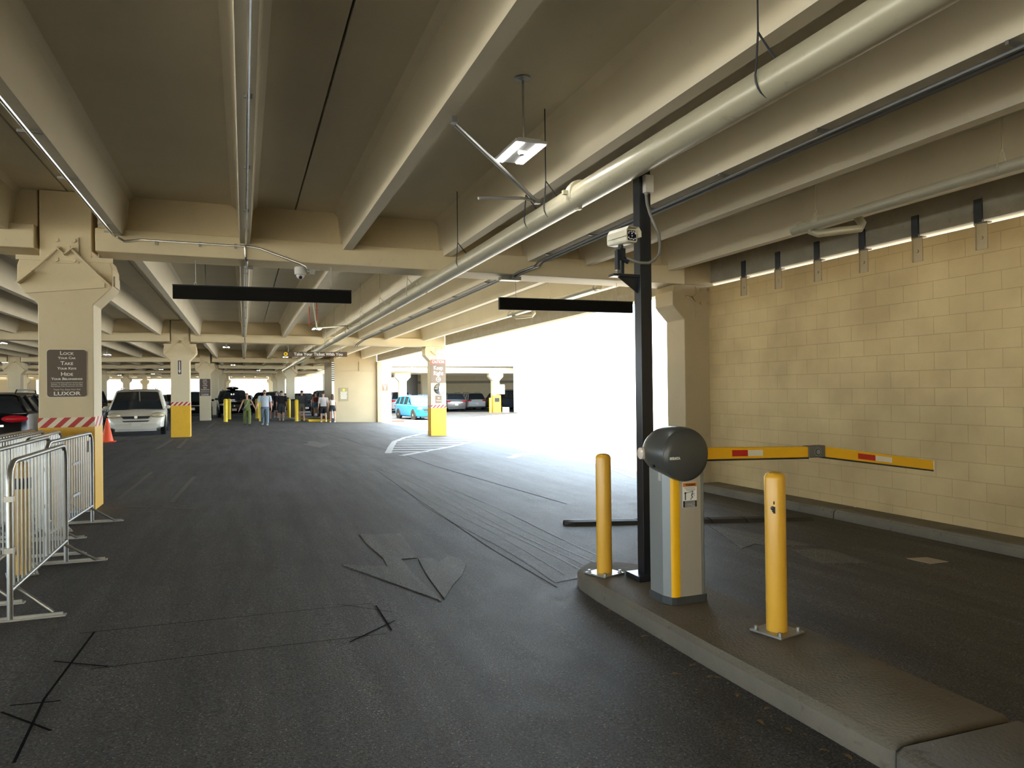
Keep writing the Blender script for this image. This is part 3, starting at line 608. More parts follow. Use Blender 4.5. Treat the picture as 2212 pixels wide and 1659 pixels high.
lock_sign((-2.39, 12.195, 1.987), 'brown notice reading Lock Your Car, Take Your Keys on the nearest column')
lock_sign((-2.45, 53.69, 2.05), 'small distant brown security notice on the plain column without yellow paint')
for o in list(COL.objects):
    if o.name.startswith('security_sign') and o.location.y > 50: o.scale = (1.35, 1.0, 1.7)
t = thing('arrow_sign', 'narrow white sign with a dark down arrow on the second column', 'sign', (-2.42, 32.49, 2.72))
MB().box(-.085, .085, -.01, 0, -.3, .3).build('panel', M['white'], t)
MB().box(-.065, .065, -.013, -.01, -.28, .28).build('dark_field', M['brown'], t)
b = MB(); b.box(-.018, .018, -.016, -.013, -.12, .24); b.prism([(-.05, -.12), (.05, -.12), (0, -.24)], -.016, -.013, 'y'); b.build('arrow', M['white'], t)
t = thing('caution_sign', 'red and brown Caution Keep Right sign on the column by the driveway', 'sign', (8.235, 32.49, 2.53))
MB().box(-.345, .345, -.012, 0, .33, .52).build('red_header', M['pale_red'], t)
MB().box(-.345, .345, -.012, 0, -.52, .33).build('panel', M['brown2'], t)
text('lettering', 'CAUTION:', .17, M['white'], t, (0, -.014, .37), wid=.56, fat=.003)
text('lettering', 'Keep', .26, M['white'], t, (0, -.014, .07), wid=.42, fat=.003); text('lettering', 'Right', .26, M['white'], t, (0, -.014, -.17), wid=.44, fat=.003)
b = MB()
n = 24
ring = [(.11 * cos(2 * pi * k / n), .11 * sin(2 * pi * k / n)) for k in range(n)]; ring2 = [(.088 * cos(2 * pi * k / n), .088 * sin(2 * pi * k / n)) for k in range(n)]
b.add([(x, -.015, z - .36) for x, z in ring + ring2], [(i, (i + 1) % n, (i + 1) % n + n, i + n) for i in range(n)])
b.box(-.055, .03, -.017, -.013, -.37, -.35); b.add([(.0, -.016, -.30), (.062, -.016, -.36), (.0, -.016, -.42), (.022, -.016, -.36)], [(0, 1, 3), (1, 2, 3)]); b.build('arrow_symbol', M['white'], t)
t = thing('convex_mirror', 'round convex mirror on the caution column', 'mirror', (8.29, 32.49, 1.74))
MB().lathe([(.001, -.09), (.12, -.08), (.19, -.055), (.235, -.03)], 28, 'y').build('glass', M['mirror'], t, smooth=True)
MB().lathe([(.232, -.034), (.25, -.03), (.25, 0), (.2, 0)], 28, 'y').build('rim', M['black'], t)
t = thing('pedestrian_sign', 'small brown and white sign below the round mirror', 'sign', (8.24, 32.49, 1.27))
MB().box(-.14, .14, -.01, 0, -.17, .17).build('panel', M['brown2'], t); MB().ball((0, -.012, .06), (.045, .004, .03)).build('symbol', M['white'], t); text('lettering', 'Parking', .07, M['white'], t, (0, -.012, -.08), wid=.22)
t = thing('level_sign', 'small brown sign with a white number 9 on the stair core pilaster', 'sign', (9.06, 50.54, 1.92))
MB().box(-.19, .19, -.012, 0, -.21, .21).build('panel', M['brown'], t); text('number', '9', .3, M['white'], t, (0, -.014, -.16), fat=.006); text('lettering', 'Row', .12, M['white'], t, (0, -.014, .08), wid=.24)
t = thing('wall_notice', 'olive notice board with a yellow roundel on the stair core wall', 'sign', (6.32, 50.79, 1.47))
MB().box(-.31, .31, -.015, 0, -.45, .45).build('panel', M['olive'], t); MB().lathe([(.085, -.02), (.085, -.015)], 20, 'y', (0, 0, .30)).build('roundel', M['ybright'], t)
for i in range(6):
    MB().box(-.22 + .03 * (i % 2), .22 - .02 * (i % 3), -.018, -.015, .13 - i * .085, .17 - i * .085).build('text_line', M['whitem'], t)
t = thing('ticket_sign', 'brown overhead sign reading Take Your Ticket With You', 'sign', (2.90, 33.0, 3.30))
MB().box(-1.365, 1.365, -.04, .04, -.105, .100).build('panel', M['brown'], t)
text('lettering', 'Take Your Ticket With You', .175, M['white'], t, (.15, -.043, -.06), wid=2.05, fat=.005)
MB().lathe([(.085, -.046), (.085, -.04)], 24, 'y', (-1.21, 0, 0)).build('yellow_disc', M['ybright'], t)
b = MB(); b.prism([(-1.26, 0), (-1.19, .045), (-1.19, -.045)], -.05, -.046, 'y'); b.build('arrow_symbol', M['brown'], t)
for s_ in (-1, 1):
    MB().tube([(s_ * 1.1, 0, .1), (s_ * 1.1, 0, .395)], .008, 6).build('hanger', M['galv'], t)
def blank_sign(x0, x1, zc, lab, lean=0):
    t = thing('hanging_sign', lab, 'sign', ((x0 + x1) / 2, 12.45, zc)); h_ = (x1 - x0) / 2
    MB().box(-h_, h_, -.04, .04, -.105, .105).build('panel', M['signblack'], t, bevel=.004)
    MB().box(-h_ - .004, h_ + .004, -.045, .045, .098, .112).build('top_rail', M['black'], t)
    for s_ in (-.5, .5):
        x = h_ * 2 * s_ * .76; z1 = ZG + sl((x0 + x1) / 2 + x) - zc
        b = MB(); b.tube([(x, 0, .14), (x, 0, z1)], .0045, 6); b.lathe([(.018, z1 - .006), (.018, z1)], 8, 'z', (x, 0, 0)); b.build('hanging_wire', M['galv'], t)
        b = MB()
        for k in range(10): a = 2 * pi * k / 10; b.box(x + .018 * cos(a) - .004, x + .018 * cos(a) + .004, -.004, .004, .132 + .018 * sin(a), .14 + .018 * sin(a))
        b.build('hook', M['galv'], t)
blank_sign(-1.014, 1.687, 3.24, 'blank black overhead sign bar hanging left over the lane')
blank_sign(4.28, 6.95, 3.205, 'blank black overhead sign bar behind the black pole on the right')

# ------------------------------------------------------------------ pipes, conduits, lamps
t = thing('drain_pipe', 'large painted drain pipe running along the ceiling above the lane', 'pipe', (3.04, 12.4, 3.55))
b = MB(); b.tube([(0, -24, 0), (0, 51, -.10)], .112, 24); b.build('pipe', M['pipe'], t, smooth=True)
cps = [(6.45, 1), (12.8, 1), (15.6, 0), (22.2, 1), (28.6, 1), (36, 1), (44, 1), (52, 1)]
for y, cl in cps:
    b = MB(); yy = y - 12.4; z = -.10 * max(0, yy) / 51
    b.lathe([(.112, yy - .06), (.122, yy - .055), (.122, yy - .01), (.128, yy), (.122, yy + .01), (.122, yy + .055), (.112, yy + .06)], 24, 'y', (0, 0, z))
    b.box(-.02, .02, yy - .03, yy + .03, -.155 + z, -.12 + z); b.box(-.17, -.12, yy - .02, yy + .02, -.02 + z, .02 + z)
    b.build('coupling', M['pipe'], t, smooth=True)
for y in (3.68, 7.03, 7.6, 10.37, 13.9, 16.93, 19.9, 23, 26, 29, 35, 39, 43):
    yy = y - 12.4; b = MB(); z = -.10 * max(0, yy) / 51
    zt = ZS + sl(3.04) - 3.55 if not 7.4 < y < 7.7 else .15
    if zt > .3: b.tube([(-.10, yy, .27), (-.10, yy, zt)], .006, 6)
    arc = [(.125 * sin(a), yy, .125 * cos(a) + z) for a in [radians(k * 20 - 60) for k in range(22)] if True]
    arc = [(.125 * cos(radians(a)), yy, .125 * sin(radians(a)) + z) for a in range(-200, 21, 17)]
    b.tube([(-.10, yy, .27)] + arc + [(-.10, yy, .27)], .007, 6)
    b.build('hanger', M['clip'] if y < 12 else M['pipe'], t)
b = MB(); b.tube([(1.66, 5.93, 3.90), (3.0, 7.45, 3.72)], .02, 8); b.tube([(2.25, 7.15, 3.62), (2.78, 7.3, 3.70), (3.0, 7.45, 3.72)], .016, 8); b.box(1.63, 1.68, 5.88, 5.94, 3.89, 3.94); b.box(2.98, 3.04, 7.42, 7.48, 3.69, 3.74)
tag(b.build('sway_brace', M['dconduit']), 'diagonal sway brace from the ceiling stem to the large drain pipe, below the lamp', 'brace')
b = MB(); b.tube([(1.75, 19.4, 3.3), (2.9, 22.3, 3.62)], .02, 8); b.tube([(1.75, 19.4, 3.3), (1.63, 19.1, 3.95)], .015, 8)
tag(b.build('sway_brace', M['pipe']), 'second diagonal brace of the drain pipe, beyond the left blank sign', 'brace')
b = MB(); b.tube([(1.75, 21.5, 4.5), (1.75, 21.5, 3.55), (1.95, 21.5, 3.7), (1.95, 21.5, 4.5)], .016, 6)
tag(b.build('sprinkler_pipe', M['redp']), 'small red sprinkler pipe loop hanging beyond the left blank sign', 'pipe')
# smaller pipe by the wall, two bays
def small_pipe(y0, y1, lab, elbow):
    t = thing('drain_pipe', lab, 'pipe', (6.85, y0, 3.76)); L_ = y1 - y0
    MB().tube([(0, 0, 0), (0, L_, -.03)], .062, 16).build('pipe', M['pipe'], t, smooth=True)
    e = elbow
    MB().tube([(.0, L_ - .35, -.02), (.02, L_ - .3, -.10), (.06, L_ - .38, -.14), (.22, L_ - .62, -.14), (.38, L_ - .75, -.13), (.46, L_ - .70, -.05), (.46, L_ - .62, .05)], .05, 12).build('elbow', M['pipe'], t, smooth=True)
    for yy in (L_ - .1, L_ - .45): MB().lathe([(.062, yy - .05), (.07, yy - .045), (.07, yy + .045), (.062, yy + .05)], 16, 'y').build('coupling', M['pipe'], t, smooth=True)
    for k in range(int(L_ / 2.45) + 1):
        yy = L_ - .4 - 2.47 * k
        if yy < 0: break
        arc = [(.072 * cos(radians(a)), yy, .072 * sin(radians(a))) for a in range(-210, 31, 20)]
        b = MB(); b.tube([(0, yy, .16)] + arc + [(0, yy, .16)], .008, 6); b.tube([(0, yy, .16), (0, yy, ZS + sl(6.85) - 3.76)], .006, 6); b.build('hanger', M['pipe'], t)
small_pipe(-4, 7.92, 'smaller painted drain pipe with an elbow, hung near the block wall', 1)
small_pipe(13.6, 19.1, 'distant smaller drain pipe with a looped elbow behind the right blank sign', 1)
# conduits
def conduit(pts, r, name, m, lab, clips=()):
    t = thing(name, lab, 'conduit', pts[0])
    o = Vector(pts[0])
    MB().tube(pts, r, 8).build('tube', M[m], t, smooth=True, off=o)
    for c, d in clips:
        b = MB(); x, y, z = c
        if d == 'x': b.box(x - .10, x + .10, y - .012, y + .012, z + r * .6, z + r + .02)
        elif d == 'w': b.box(x - .02, x + .02, y - .006, y + .004, z - r - .03, z + r + .01)
        else: b.box(x - .03, x + .03, y - .012, y + .012, z - r * .3, z + r + .012)
        b.build('strap', M['dconduit'], t, off=o)
    return t
za = ZB + sl(-1.71) - .03
conduit([(-1.74, -7, za), (-1.74, 11.95, za), (-1.70, 12.03, za - .01), (-1.62, 12.07, za - .05), (-1.4, 12.08, 3.945), (.10, 12.08, 3.925), (.25, 12.08, 3.905), (.85, 12.08, 3.70), (.93, 12.08, 3.66), (.95, 12.12, 3.64)], .018, 'conduit', 'conduit',
        'shiny conduit along the left ceiling stem, turning along the girder to the dome camera', [((-1.74, y, za), 'x') for y in (5.9, 7.5, 9.0, 11.3, 11.8)] + [((x, 12.08, 3.93), 'w') for x in (-1.2, -.6, -.1)])
zb = ZB - .03
conduit([(.05, -7, zb), (.05, 11.95, zb), (.04, 12.05, zb), (.035, 12.07, 3.9), (.04, 12.07, 3.76), (.06, 12.12, 3.715), (.06, 12.78, 3.71)], .016, 'conduit', 'conduit', 'shiny conduit along the stem straight ahead, bending down over the girder', [((.05, y, zb), 's') for y in (4.2, 6, 7.9, 9.8, 11)])
conduit([(.05, 12.9, zb), (.05, 32.2, zb), (.06, 32.35, 3.72), (.06, 33.1, 3.70)], .016, 'conduit', 'dconduit', 'thin dark conduit under the centre stem beyond the nearest girder', [((.05, y, zb), 's') for y in (15, 18, 21, 24, 27)])
conduit([(.05, 33.2, zb), (.05, 53.4, zb)], .016, 'conduit', 'dconduit', 'far dark conduit under the centre stem past the second girder')
ze = ZB + sl(4.8) - .05
for dx, nm in ((-.03, 'left'), (.06, 'right')):
    conduit([(4.80 + dx, -7, ze), (4.80 + dx, 11.75, ze), (4.80 + dx, 11.95, ze - .05), (4.55 + dx, 12.06, 3.72), (4.45 + dx, 12.08, 3.66), (4.45 + dx, 12.35, 3.635)], .02, 'conduit', 'dconduit', '%s of two dark conduits beside the large pipe, stepping down at the girder' % nm, [((4.80 + dx, y, ze), 'x') for y in (3.4, 5.1, 6.5, 8, 9.6, 11.2)] if dx < 0 else ())
    conduit([(4.80 + dx, 12.9, ze), (4.80 + dx, 31.9, ze), (4.6 + dx, 32.3, 3.70), (4.6 + dx, 32.6, 3.60)], .02, 'conduit', 'dconduit', '%s one of two thin conduits beyond the nearest girder' % nm, [((4.80 + dx, y, ze), 'x') for y in (14.5, 17, 19.5, 22, 24.5, 27)] if dx < 0 else ())
b = MB(); b.box(4.25, 4.62, 12.22, 12.39, 3.60, 3.665); tag(b.build('junction_box', M['galv'], bevel=.004), 'small metal box under the girder where the two dark conduits end', 'junction box')
b = MB(); b.box(.02, .16, 12.72, 12.8, 3.69, 3.73); tag(b.build('junction_box', M['dconduit']), 'tiny metal box under the girder on the centre conduit', 'junction box')
# dome camera
t = thing('dome_camera', 'white dome security camera under the nearest girder', 'camera', (.86, 12.2, 3.56))
MB().lathe([(.02, .10), (.085, .10), (.092, .08), (.092, 0), (.085, -.02), (.06, -.025)], 24).build('housing', M['stuccow'], t, smooth=True)
MB().lathe([(.064, -.02), (.062, -.045), (.045, -.075), (.02, -.09), (.003, -.093)], 24).build('white_collar', M['stuccow'], t, smooth=True)
MB().ball((0, -.022, -.055), (.036, .045, .035)).build('lens_dome', M['lens'], t, smooth=True)
b = MB(); b.box(.10, .24, -.03, .06, .02, .05); b.box(.14, .22, -.05, .05, -.01, .06); b.box(.06, .30, .0, .03, .06, .08); b.build('mount_bracket', M['galv'], t)
# lamps
def lamp_parts(t, near):
    z1 = ZS + sl(2.4) - t.location.z
    b = MB(); b.box(-.155, .155, -.31, .31, 0, .03); b.box(-.11, .11, -.26, .26, .03, .06); b.build('housing', M['lampbody'], t, bevel=.006)
    for s_ in (-1, 1):
        b = MB(); b.box(s_ * .105 - .036, s_ * .105 + .036, -.295, .295, -.008, 0); b.build('light_strip', M['lamp'], t)
    MB().lathe([(.001, -.035), (.025, -.033), (.038, -.015), (.038, 0)], 16, 'z', (0, -.05, 0)).build('sensor', M['stuccow'], t, smooth=True)
    MB().tube([(0, -.10, .06), (0, -.10, z1)], .011, 8).build('stem', M['galv'], t, smooth=True)
    MB().lathe([(.07, z1), (.075, z1 - .012), (.03, z1 - .02), (.012, z1 - .03)], 20, 'z', (0, -.10, 0)).build('canopy', M['galv'], t, smooth=True)
l0 = thing('pendant_lamp', 'lit LED pendant lamp with two bright strips over the near lane', 'lamp', (2.46, 6.50, 3.90))
lamp_parts(l0, True)
for (x, y), lab in {(2.45, 27.0): 'lit pendant lamp between the two nearest far girders, left of the pipe', (-.79, 18.0): 'pendant lamp mostly hidden behind the left blank sign', (-.79, 38.7): 'lit pendant lamp above the lane past the second girder', (2.5, 49.0): 'lit lamp just under the ticket sign', (-.8, 63.5): 'small lit lamp beyond the ribbed girder', (1.4, 79.5): 'tiny lit lamp near the end of the large pipe', (7.3, 78): 'tiny lit lamp left of the stair core', (-7.19, 46.8): 'lit lamp right of the notice column, above the minivan', (-15.1, 58.6): 'lit lamp at the left above the black SUV', (-9.66, 36.9): 'lit lamp at the left picture edge, highest of the far ones', (-13.8, 98): 'tiny distant lit lamp above the minivan roof', (-7.16, 75.2): 'small lit lamp over the minivan, right side', (-9.6, 92): 'tiny distant lit lamp between the left columns', (-3.2, 104): 'faint distant lamp over the far black cars', (19.6, 76): 'lit lamp in the garage across the driveway'}.items():
    o = dup(l0, (x, y, 3.90 - (.64 if x > 15 else 0) + (.2 if x > 15 else 0)), 0, lab, 'pendant lamps under the deck')
l0['group'] = 'pendant lamps under the deck'
# ------------------------------------------------------------------ bollards
def bollard_parts(t, H, r, plate=True, cap=True):
    MB().lathe([(r, 0), (r, H - r * .60), (r * .97, H - r * .44), (r * .86, H - r * .25), (r * .66, H - r * .11), (r * .4, H - r * .03), (.004, H)], 28).build('post', M['yboll'], t, smooth=True)
    MB().lathe([(r + .0015, H - r * .66), (r + .0015, H - r * .62)], 28).build('cap_seam', M['yellow'], t)
    if plate:
        MB().box(-.125, .125, -.125, .125, 0, .014).build('base_plate', M['galv'], t, bevel=.003)
        for sx in (-1, 1):
            for sy in (-1, 1):
                b = MB(); b.lathe([(.020, .014), (.020, .018)], 16, 'z', (sx * .095, sy * .095, 0)); b.lathe([(.014, .018), (.014, .036)], 6, 'z', (sx * .095, sy * .095, 0)); b.build('anchor_bolt', M['galv'], t)
b0 = thing('bollard', 'yellow bollard on the island in front of the barrier machine, nearest to the camera', 'bollard', (3.335, 4.07, zf(3.1, 4.07) + .15), radians(14))
bollard_parts(b0, 1.07, .068)
b = MB(Matrix.Rotation(radians(-38), 4, 'Z')); b.box(-.031, -.018, -.0695, -.067, .80, .845); b.box(-.030, -.022, -.0695, -.067, .86, .88); b.ball((-.035, -.064, .835), (.013, .004, .014), 8, 6); b.ball((-.028, -.066, .815), (.01, .003, .008), 8, 6); b.build('scuff_mark', M['black'], b0)
b1 = thing('bollard', 'yellow bollard at the nose of the island, left of the black pole', 'bollard', (3.0, 5.93, zf(3.1, 5.93) + .15), radians(20)); bollard_parts(b1, 1.07, .068)
for x, y, h, r, lab in [(-1.95, 8.03, 1.05, .075, 'yellow bollard with a black band inside the barricades, nearest one'), (-2.12, 10.38, 1.05, .075, 'yellow bollard behind the barricades at the foot of the nearest column')]:
    t = thing('bollard', lab, 'bollard', (x, y, zf(x, y)), .3); bollard_parts(t, h, r)
    if y < 9: MB().lathe([(r + .002, .80), (r + .002, .90)], 24).build('black_band', M['black'], t)
for x, y, lab in [(-1.11, 50.9, 'front yellow post of the pair by the black SUV'), (-1.0, 56, 'rear yellow post of the pair by the black SUV'), (.9, 58.5, 'rear yellow post behind the walking couple'), (1.05, 52, 'front yellow post behind the walking couple'), (3.35, 52.2, 'yellow post in front of the trash bin'), (3.30, 60.5, 'yellow post left of the trash bin')]:
    t = thing('bollard', lab, 'bollard', (x, y, zf(x, y)), 0, 'far yellow posts'); h_ = 1.48
    MB().lathe([(.13, 0), (.13, h_ - .09), (.10, h_ - .03), (.02, h_)], 18).build('post', M['ybright'], t, smooth=True)
    MB().lathe([(.134, h_ - .14), (.134, h_ - .12)], 18).build('cap_seam', M['yellow'], t)
t = thing('trash_bin', 'dark trash bin standing against the yellow column base', 'bin', (3.75, 62.5, zf(3.7, 60)))
MB().prism([(-.38, 0), (.38, 0), (.44, 1.35), (-.44, 1.35)], -.35, .35, 'y').build('bin_body', M['bin'], t, bevel=.02)
MB().box(-.47, .47, -.4, .4, 1.35, 1.45).build('lid', M['black'], t)
# cone
t = thing('traffic_cone', 'orange traffic cone beside the white minivan', 'cone', (-4.71, 30.52, zf(-4.7, 30.5)))
MB().lathe([(.21, .03), (.19, .10), (.03, .86), (.022, .88)], 24).build('cone_body', M['cone'], t, smooth=True)
MB().box(-.26, .26, -.26, .26, 0, .035).build('foot', M['cone'], t, bevel=.01)
# ------------------------------------------------------------------ barrier machine
zi = zf(3.1, 4.9) + .15
t = thing('barrier_gate', 'parking barrier machine with yellow arm on the concrete island', 'barrier gate', (3.14, 4.96, zi))
O = Vector((3.14, 4.96, zi))
def W(x, y, z): return (x - O.x, y - O.y, z)
foot = [(-.155, .16), (-.155, -.03), (-.12, -.105), (-.085, -.115), (.16, -.115), (.185, -.10), (.185, .16)]
MB().prism([(x * 1.03, y * 1.03) for x, y in foot], 0, .06).build('skirt', M['base'], t, bevel=.004)
MB().prism([(-.15, .155), (-.15, -.03), (-.122, -.100), (-.10, -.105), (-.10, .155)], .06, 1.12).build('left_panel', M['alug'], t)
MB().prism([(-.122, -.101), (-.112, -.110), (-.095, -.117), (-.07, -.118), (-.05, -.113), (-.05, -.09), (-.10, -.08)], .06, 1.12).build('yellow_edge_strip', M['yarm'], t, smooth=True)
MB().prism([(-.05, -.112), (.0, -.114), (.08, -.113), (.14, -.109), (.14, .155), (-.10, .155), (-.10, -.08), (-.05, -.09)], .06, 1.12).build('front_panel', M['alu'], t, smooth=False)
MB().prism([(.142, -.108), (.165, -.106), (.178, -.095), (.178, .155), (.142, .155)], .06, 1.12).build('right_edge', M['alug'], t)
MB().box(-.151, -.1505, -.02, .02, .93, 1.03).build('type_label', M['paperl'] if 'paperl' in M else M['jbox'], t)
# head: rounded drum pointing at the camera
hc = W(3.09, 0, 1.172 - zi)
hx, hz = hc[0], hc[2]; yf = 4.74 - O.y
MB().lathe([(.004, yf - .028), (.08, yf - .024), (.15, yf - .012), (.185, yf), (.190, yf + .008)], 40, 'y', (hx, 0, hz)).build('front_cap', M['dgrey'], t, smooth=True)
secs = []
for yy, r, cx, cz in [(yf + .010, .186, 0, 0), (yf + .016, .197, 0, 0.004), (yf + .05, .204, 0, .006), (yf + .14, .206, 0, .006), (yf + .24, .202, 0, .006), (yf + .31, .190, 0, .006), (yf + .37, .165, 0, .004), (yf + .41, .13, 0, .004), (yf + .435, .09, 0, .004), (yf + .445, .04, 0, .004)]:
    secs.append([(hx + cx + r * cos(2 * pi * k / 40), yy, hz + cz + r * sin(2 * pi * k / 40) * (1 - .16 * min(1, max(0, (yy - yf - .05) / .15)) if sin(2 * pi * k / 40) < 0 else 1)) for k in range(40)])
MB().loft(secs).build('head_shell', M['dgrey'], t, smooth=True)
text('maker_lettering', 'SKIDATA', .026, M['white'], t, (hx - .115, yf - .022, hz - .024), wid=.088, fat=.0012, ext=.003)
b = MB(); b.lathe([(.012, -.004), (.012, .012)], 12, 'x', (hx - .192, yf + .16, hz - .085)); b.build('key_lock', M['black'], t)
T = Matrix.Translation((hx - .165, yf + .32, hz)) @ Matrix.Rotation(radians(-90), 4, 'Y')
b = MB(); b.lathe([(.045, -.01), (.048, .015), (.045, .045), (.02, .05)], 20, T=T); b.build('flasher', M['flasher'], t, smooth=True)
# arm
def armseg(p, q, h0, h1, name):
    b = MB(); y = .022
    b.hexa([(p[0], p[1] - y, p[2] - h0), (q[0], q[1] - y, q[2] - h1), (q[0], q[1] + y, q[2] - h1), (p[0], p[1] + y, p[2] - h0)], [(p[0], p[1] - y, p[2]), (q[0], q[1] - y, q[2]), (q[0], q[1] + y, q[2]), (p[0], p[1] + y, p[2])])
    return b
P0 = W(3.20, 4.93, 1.213 - zi); P1 = W(4.60, 5.19, 1.152 - zi); P2 = W(4.76, 5.21, 1.150 - zi); P3 = W(6.36, 5.46, .930 - zi)
a1 = armseg(P0, P1, .092, .092, '').build('arm', M['yarm'], t, bevel=.003)
a2 = armseg(P2, P3, .092, .092, '').build('folding_arm', M['yarm'], t, bevel=.003)
dn = lambda p, d: (p[0], p[1], p[2] - d)
armseg(dn(P0, .092), dn(P1, .092), .014, .014, '').build('rubber_edge', M['rubber'], a1)
armseg(dn(P2, .092), dn(P3, .092), .014, .014, '').build('rubber_edge', M['rubber'], a2)
def along(p, q, s_): return tuple(p[i] + (q[i] - p[i]) * s_ for i in range(3))
def refl(p, q, s0, s1, mm, par, nm):
    A, B = along(p, q, s0), along(p, q, s1); b = MB(); y = -.0245
    b.add([(A[0], A[1] + y, A[2] - .022), (B[0], B[1] + y, B[2] - .022), (B[0], B[1] + y, B[2] - .072), (A[0], A[1] + y, A[2] - .072), (A[0], A[1] + y + .003, A[2] - .022), (B[0], B[1] + y + .003, B[2] - .022), (B[0], B[1] + y + .003, B[2] - .072), (A[0], A[1] + y + .003, A[2] - .072)], [(0, 3, 2, 1), (0, 1, 5, 4), (3, 7, 6, 2), (0, 4, 7, 3), (1, 2, 6, 5)])
    b.build(nm, M[mm], par)
refl(P0, P1, .345, .47, 'redm', a1, 'red_reflector'); refl(P0, P1, .47, .595, 'whitem', a1, 'white_reflector')
refl(P2, P3, .30, .45, 'redm', a2, 'red_reflector'); refl(P2, P3, .45, .60, 'whitem', a2, 'white_reflector')
MB().box(P3[0], P3[0] + .012, P3[1] - .02, P3[1] + .025, P3[2] - .09, P3[2] - .005).build('end_cap', M['whitem'], a2)
b = MB(); b.box(P1[0] - .01, P2[0] + .01, P1[1] - .035, P2[1] + .03, P2[2] - .095, P1[2] + .006); hg = b.build('hinge', M['hinge'], t, bevel=.006)
MB().lathe([(.036, P1[1] - .045), (.036, P1[1] - .03)], 20, 'y', ((P1[0] + P2[0]) / 2, 0, P2[2] - .045)).build('hinge_disc', M['alug'], hg)
b = MB(); b.lathe([(.03, P1[1] - .0465), (.03, P1[1] - .045)], 20, 'y', ((P1[0] + P2[0]) / 2, 0, P2[2] - .045)); b.build('hinge_ring', M['black'], hg)
b = MB(); b.lathe([(.022, P1[1] - .049), (.022, P1[1] - .046)], 20, 'y', ((P1[0] + P2[0]) / 2, 0, P2[2] - .045)); b.box((P1[0] + P2[0]) / 2 - .006, (P1[0] + P2[0]) / 2 + .006, P1[1] - .055, P1[1] - .049, P2[2] - .06, P2[2] - .03); b.build('hinge_hub', M['alug'], hg)
# warning label on the front
LX, LZ, LY = .045 - .005, .832 - zi + .03, -.1155
def lab(x0, x1, z0, z1, mm, nm, d=0):
    MB().box(LX + x0, LX + x1, LY - .001 - d, LY - d + .002, LZ + z0, LZ + z1).build(nm, M[mm], wl)
wl = MB().box(LX - .062, LX + .062, LY - .001, LY + .003, LZ - .095, LZ + .095).build('warning_label', M['white'], t)
lab(-.060, .060, .062, .092, 'orange', 'orange_header', .001)
text('lettering', 'WARNING', .022, M['black'], wl, (LX + .006, LY - .0028, LZ + .069), wid=.088, fat=.001, ext=.0004)
for z in (.052, .042, .034): lab(-.045 + (.05 - z), .05, z, z + .003, 'hinge', 'fine_print', .001)
lab(-.060, .060, -.093, -.045, 'black', 'black_field', .001)
for z in (-.052, -.062, -.071, -.079, -.087): lab(-.045, .045, z - .0015, z + .0015, 'white', 'fine_print', .002)
b = MB(); Y = LY - .0022
b.box(LX - .044, LX - .036, Y, Y + .001, LZ - .038, LZ + .012); b.ball((LX - .040, Y, LZ + .014), (.008, .001, .008), 8, 6)
def bar(x0, z0, x1, z1, wd):
    l = hypot(x1 - x0, z1 - z0); nx, nz = -(z1 - z0) / l * wd / 2, (x1 - x0) / l * wd / 2
    b.add([(LX + x0 + nx, Y, LZ + z0 + nz), (LX + x0 - nx, Y, LZ + z0 - nz), (LX + x1 - nx, Y, LZ + z1 - nz), (LX + x1 + nx, Y, LZ + z1 + nz)], [(0, 1, 2, 3)])
bar(-.040, .014, .030, .029, .004); b.ball((LX + .026, Y, LZ + .020), (.005, .001, .006), 8, 6)
bar(.022, .012, .014, -.010, .008); bar(.020, .010, .044, .008, .003); bar(.022, .006, .042, -.008, .003); bar(.020, .010, .008, .018, .003); bar(.014, -.010, .028, -.018, .005); bar(.028, -.018, .014, -.024, .005); bar(.015, -.022, .006, -.038, .005)
b.build('pictogram', M['black'], wl)
# ------------------------------------------------------------------ black pole with camera
zp = zf(3.1, 5.65) + .15
t = thing('camera_pole', 'tall black square pole on the island behind the barrier machine', 'pole', (3.265, 5.66, zp))
MB().box(-.050, .060, -.055, .055, .04, 3.56 - zp).build('post', M['black'], t, bevel=.003)
MB().box(-.135, .115, -.12, .12, 0, .045).build('base_plate', M['black'], t, bevel=.003)
b = MB(); b.box(-.30, -.05, -.05, .05, 2.635 - zp, 2.655 - zp); b.prism([(-.05, 2.635), (-.05, 2.50), (-.24, 2.635)], -.005, .005, 'y', Matrix.Translation((0, 0, -zp))); b.build('shelf_bracket', M['black'], t)
jb = thing('junction_box', 'pale grey junction box at the top of the black pole', 'junction box', (3.265 + .015, 5.66 - .057, 3.43))
MB().box(-.035, .045, -.055, 0, -.075, .075).build('box', M['jbox'], jb, bevel=.003)
MB().lathe([(.018, -.095), (.018, -.075)], 12, 'z', (-.015, -.03, 0)).build('gland', M['hose'], jb)
hp = [(3.265, 5.575, 3.34), (3.27, 5.57, 3.26), (3.285, 5.55, 3.17), (3.315, 5.53, 3.08), (3.345, 5.51, 2.99), (3.35, 5.50, 2.90), (3.335, 5.49, 2.82), (3.29, 5.49, 2.765), (3.23, 5.49, 2.735), (3.15, 5.50, 2.735), (3.10, 5.51, 2.75), (3.05, 5.54, 2.78)]
hp2 = []
for i in range(len(hp) - 1):
    for k in range(3): hp2.append(tuple(hp[i][j] + (hp[i + 1][j] - hp[i][j]) * k / 3 for j in range(3)))
hp2.append(hp[-1])
tag(MB().tube(hp2, .013, 10).build('flexible_conduit', M['hose'], smooth=True), 'grey flexible conduit looping from the junction box to the camera mount', 'conduit')
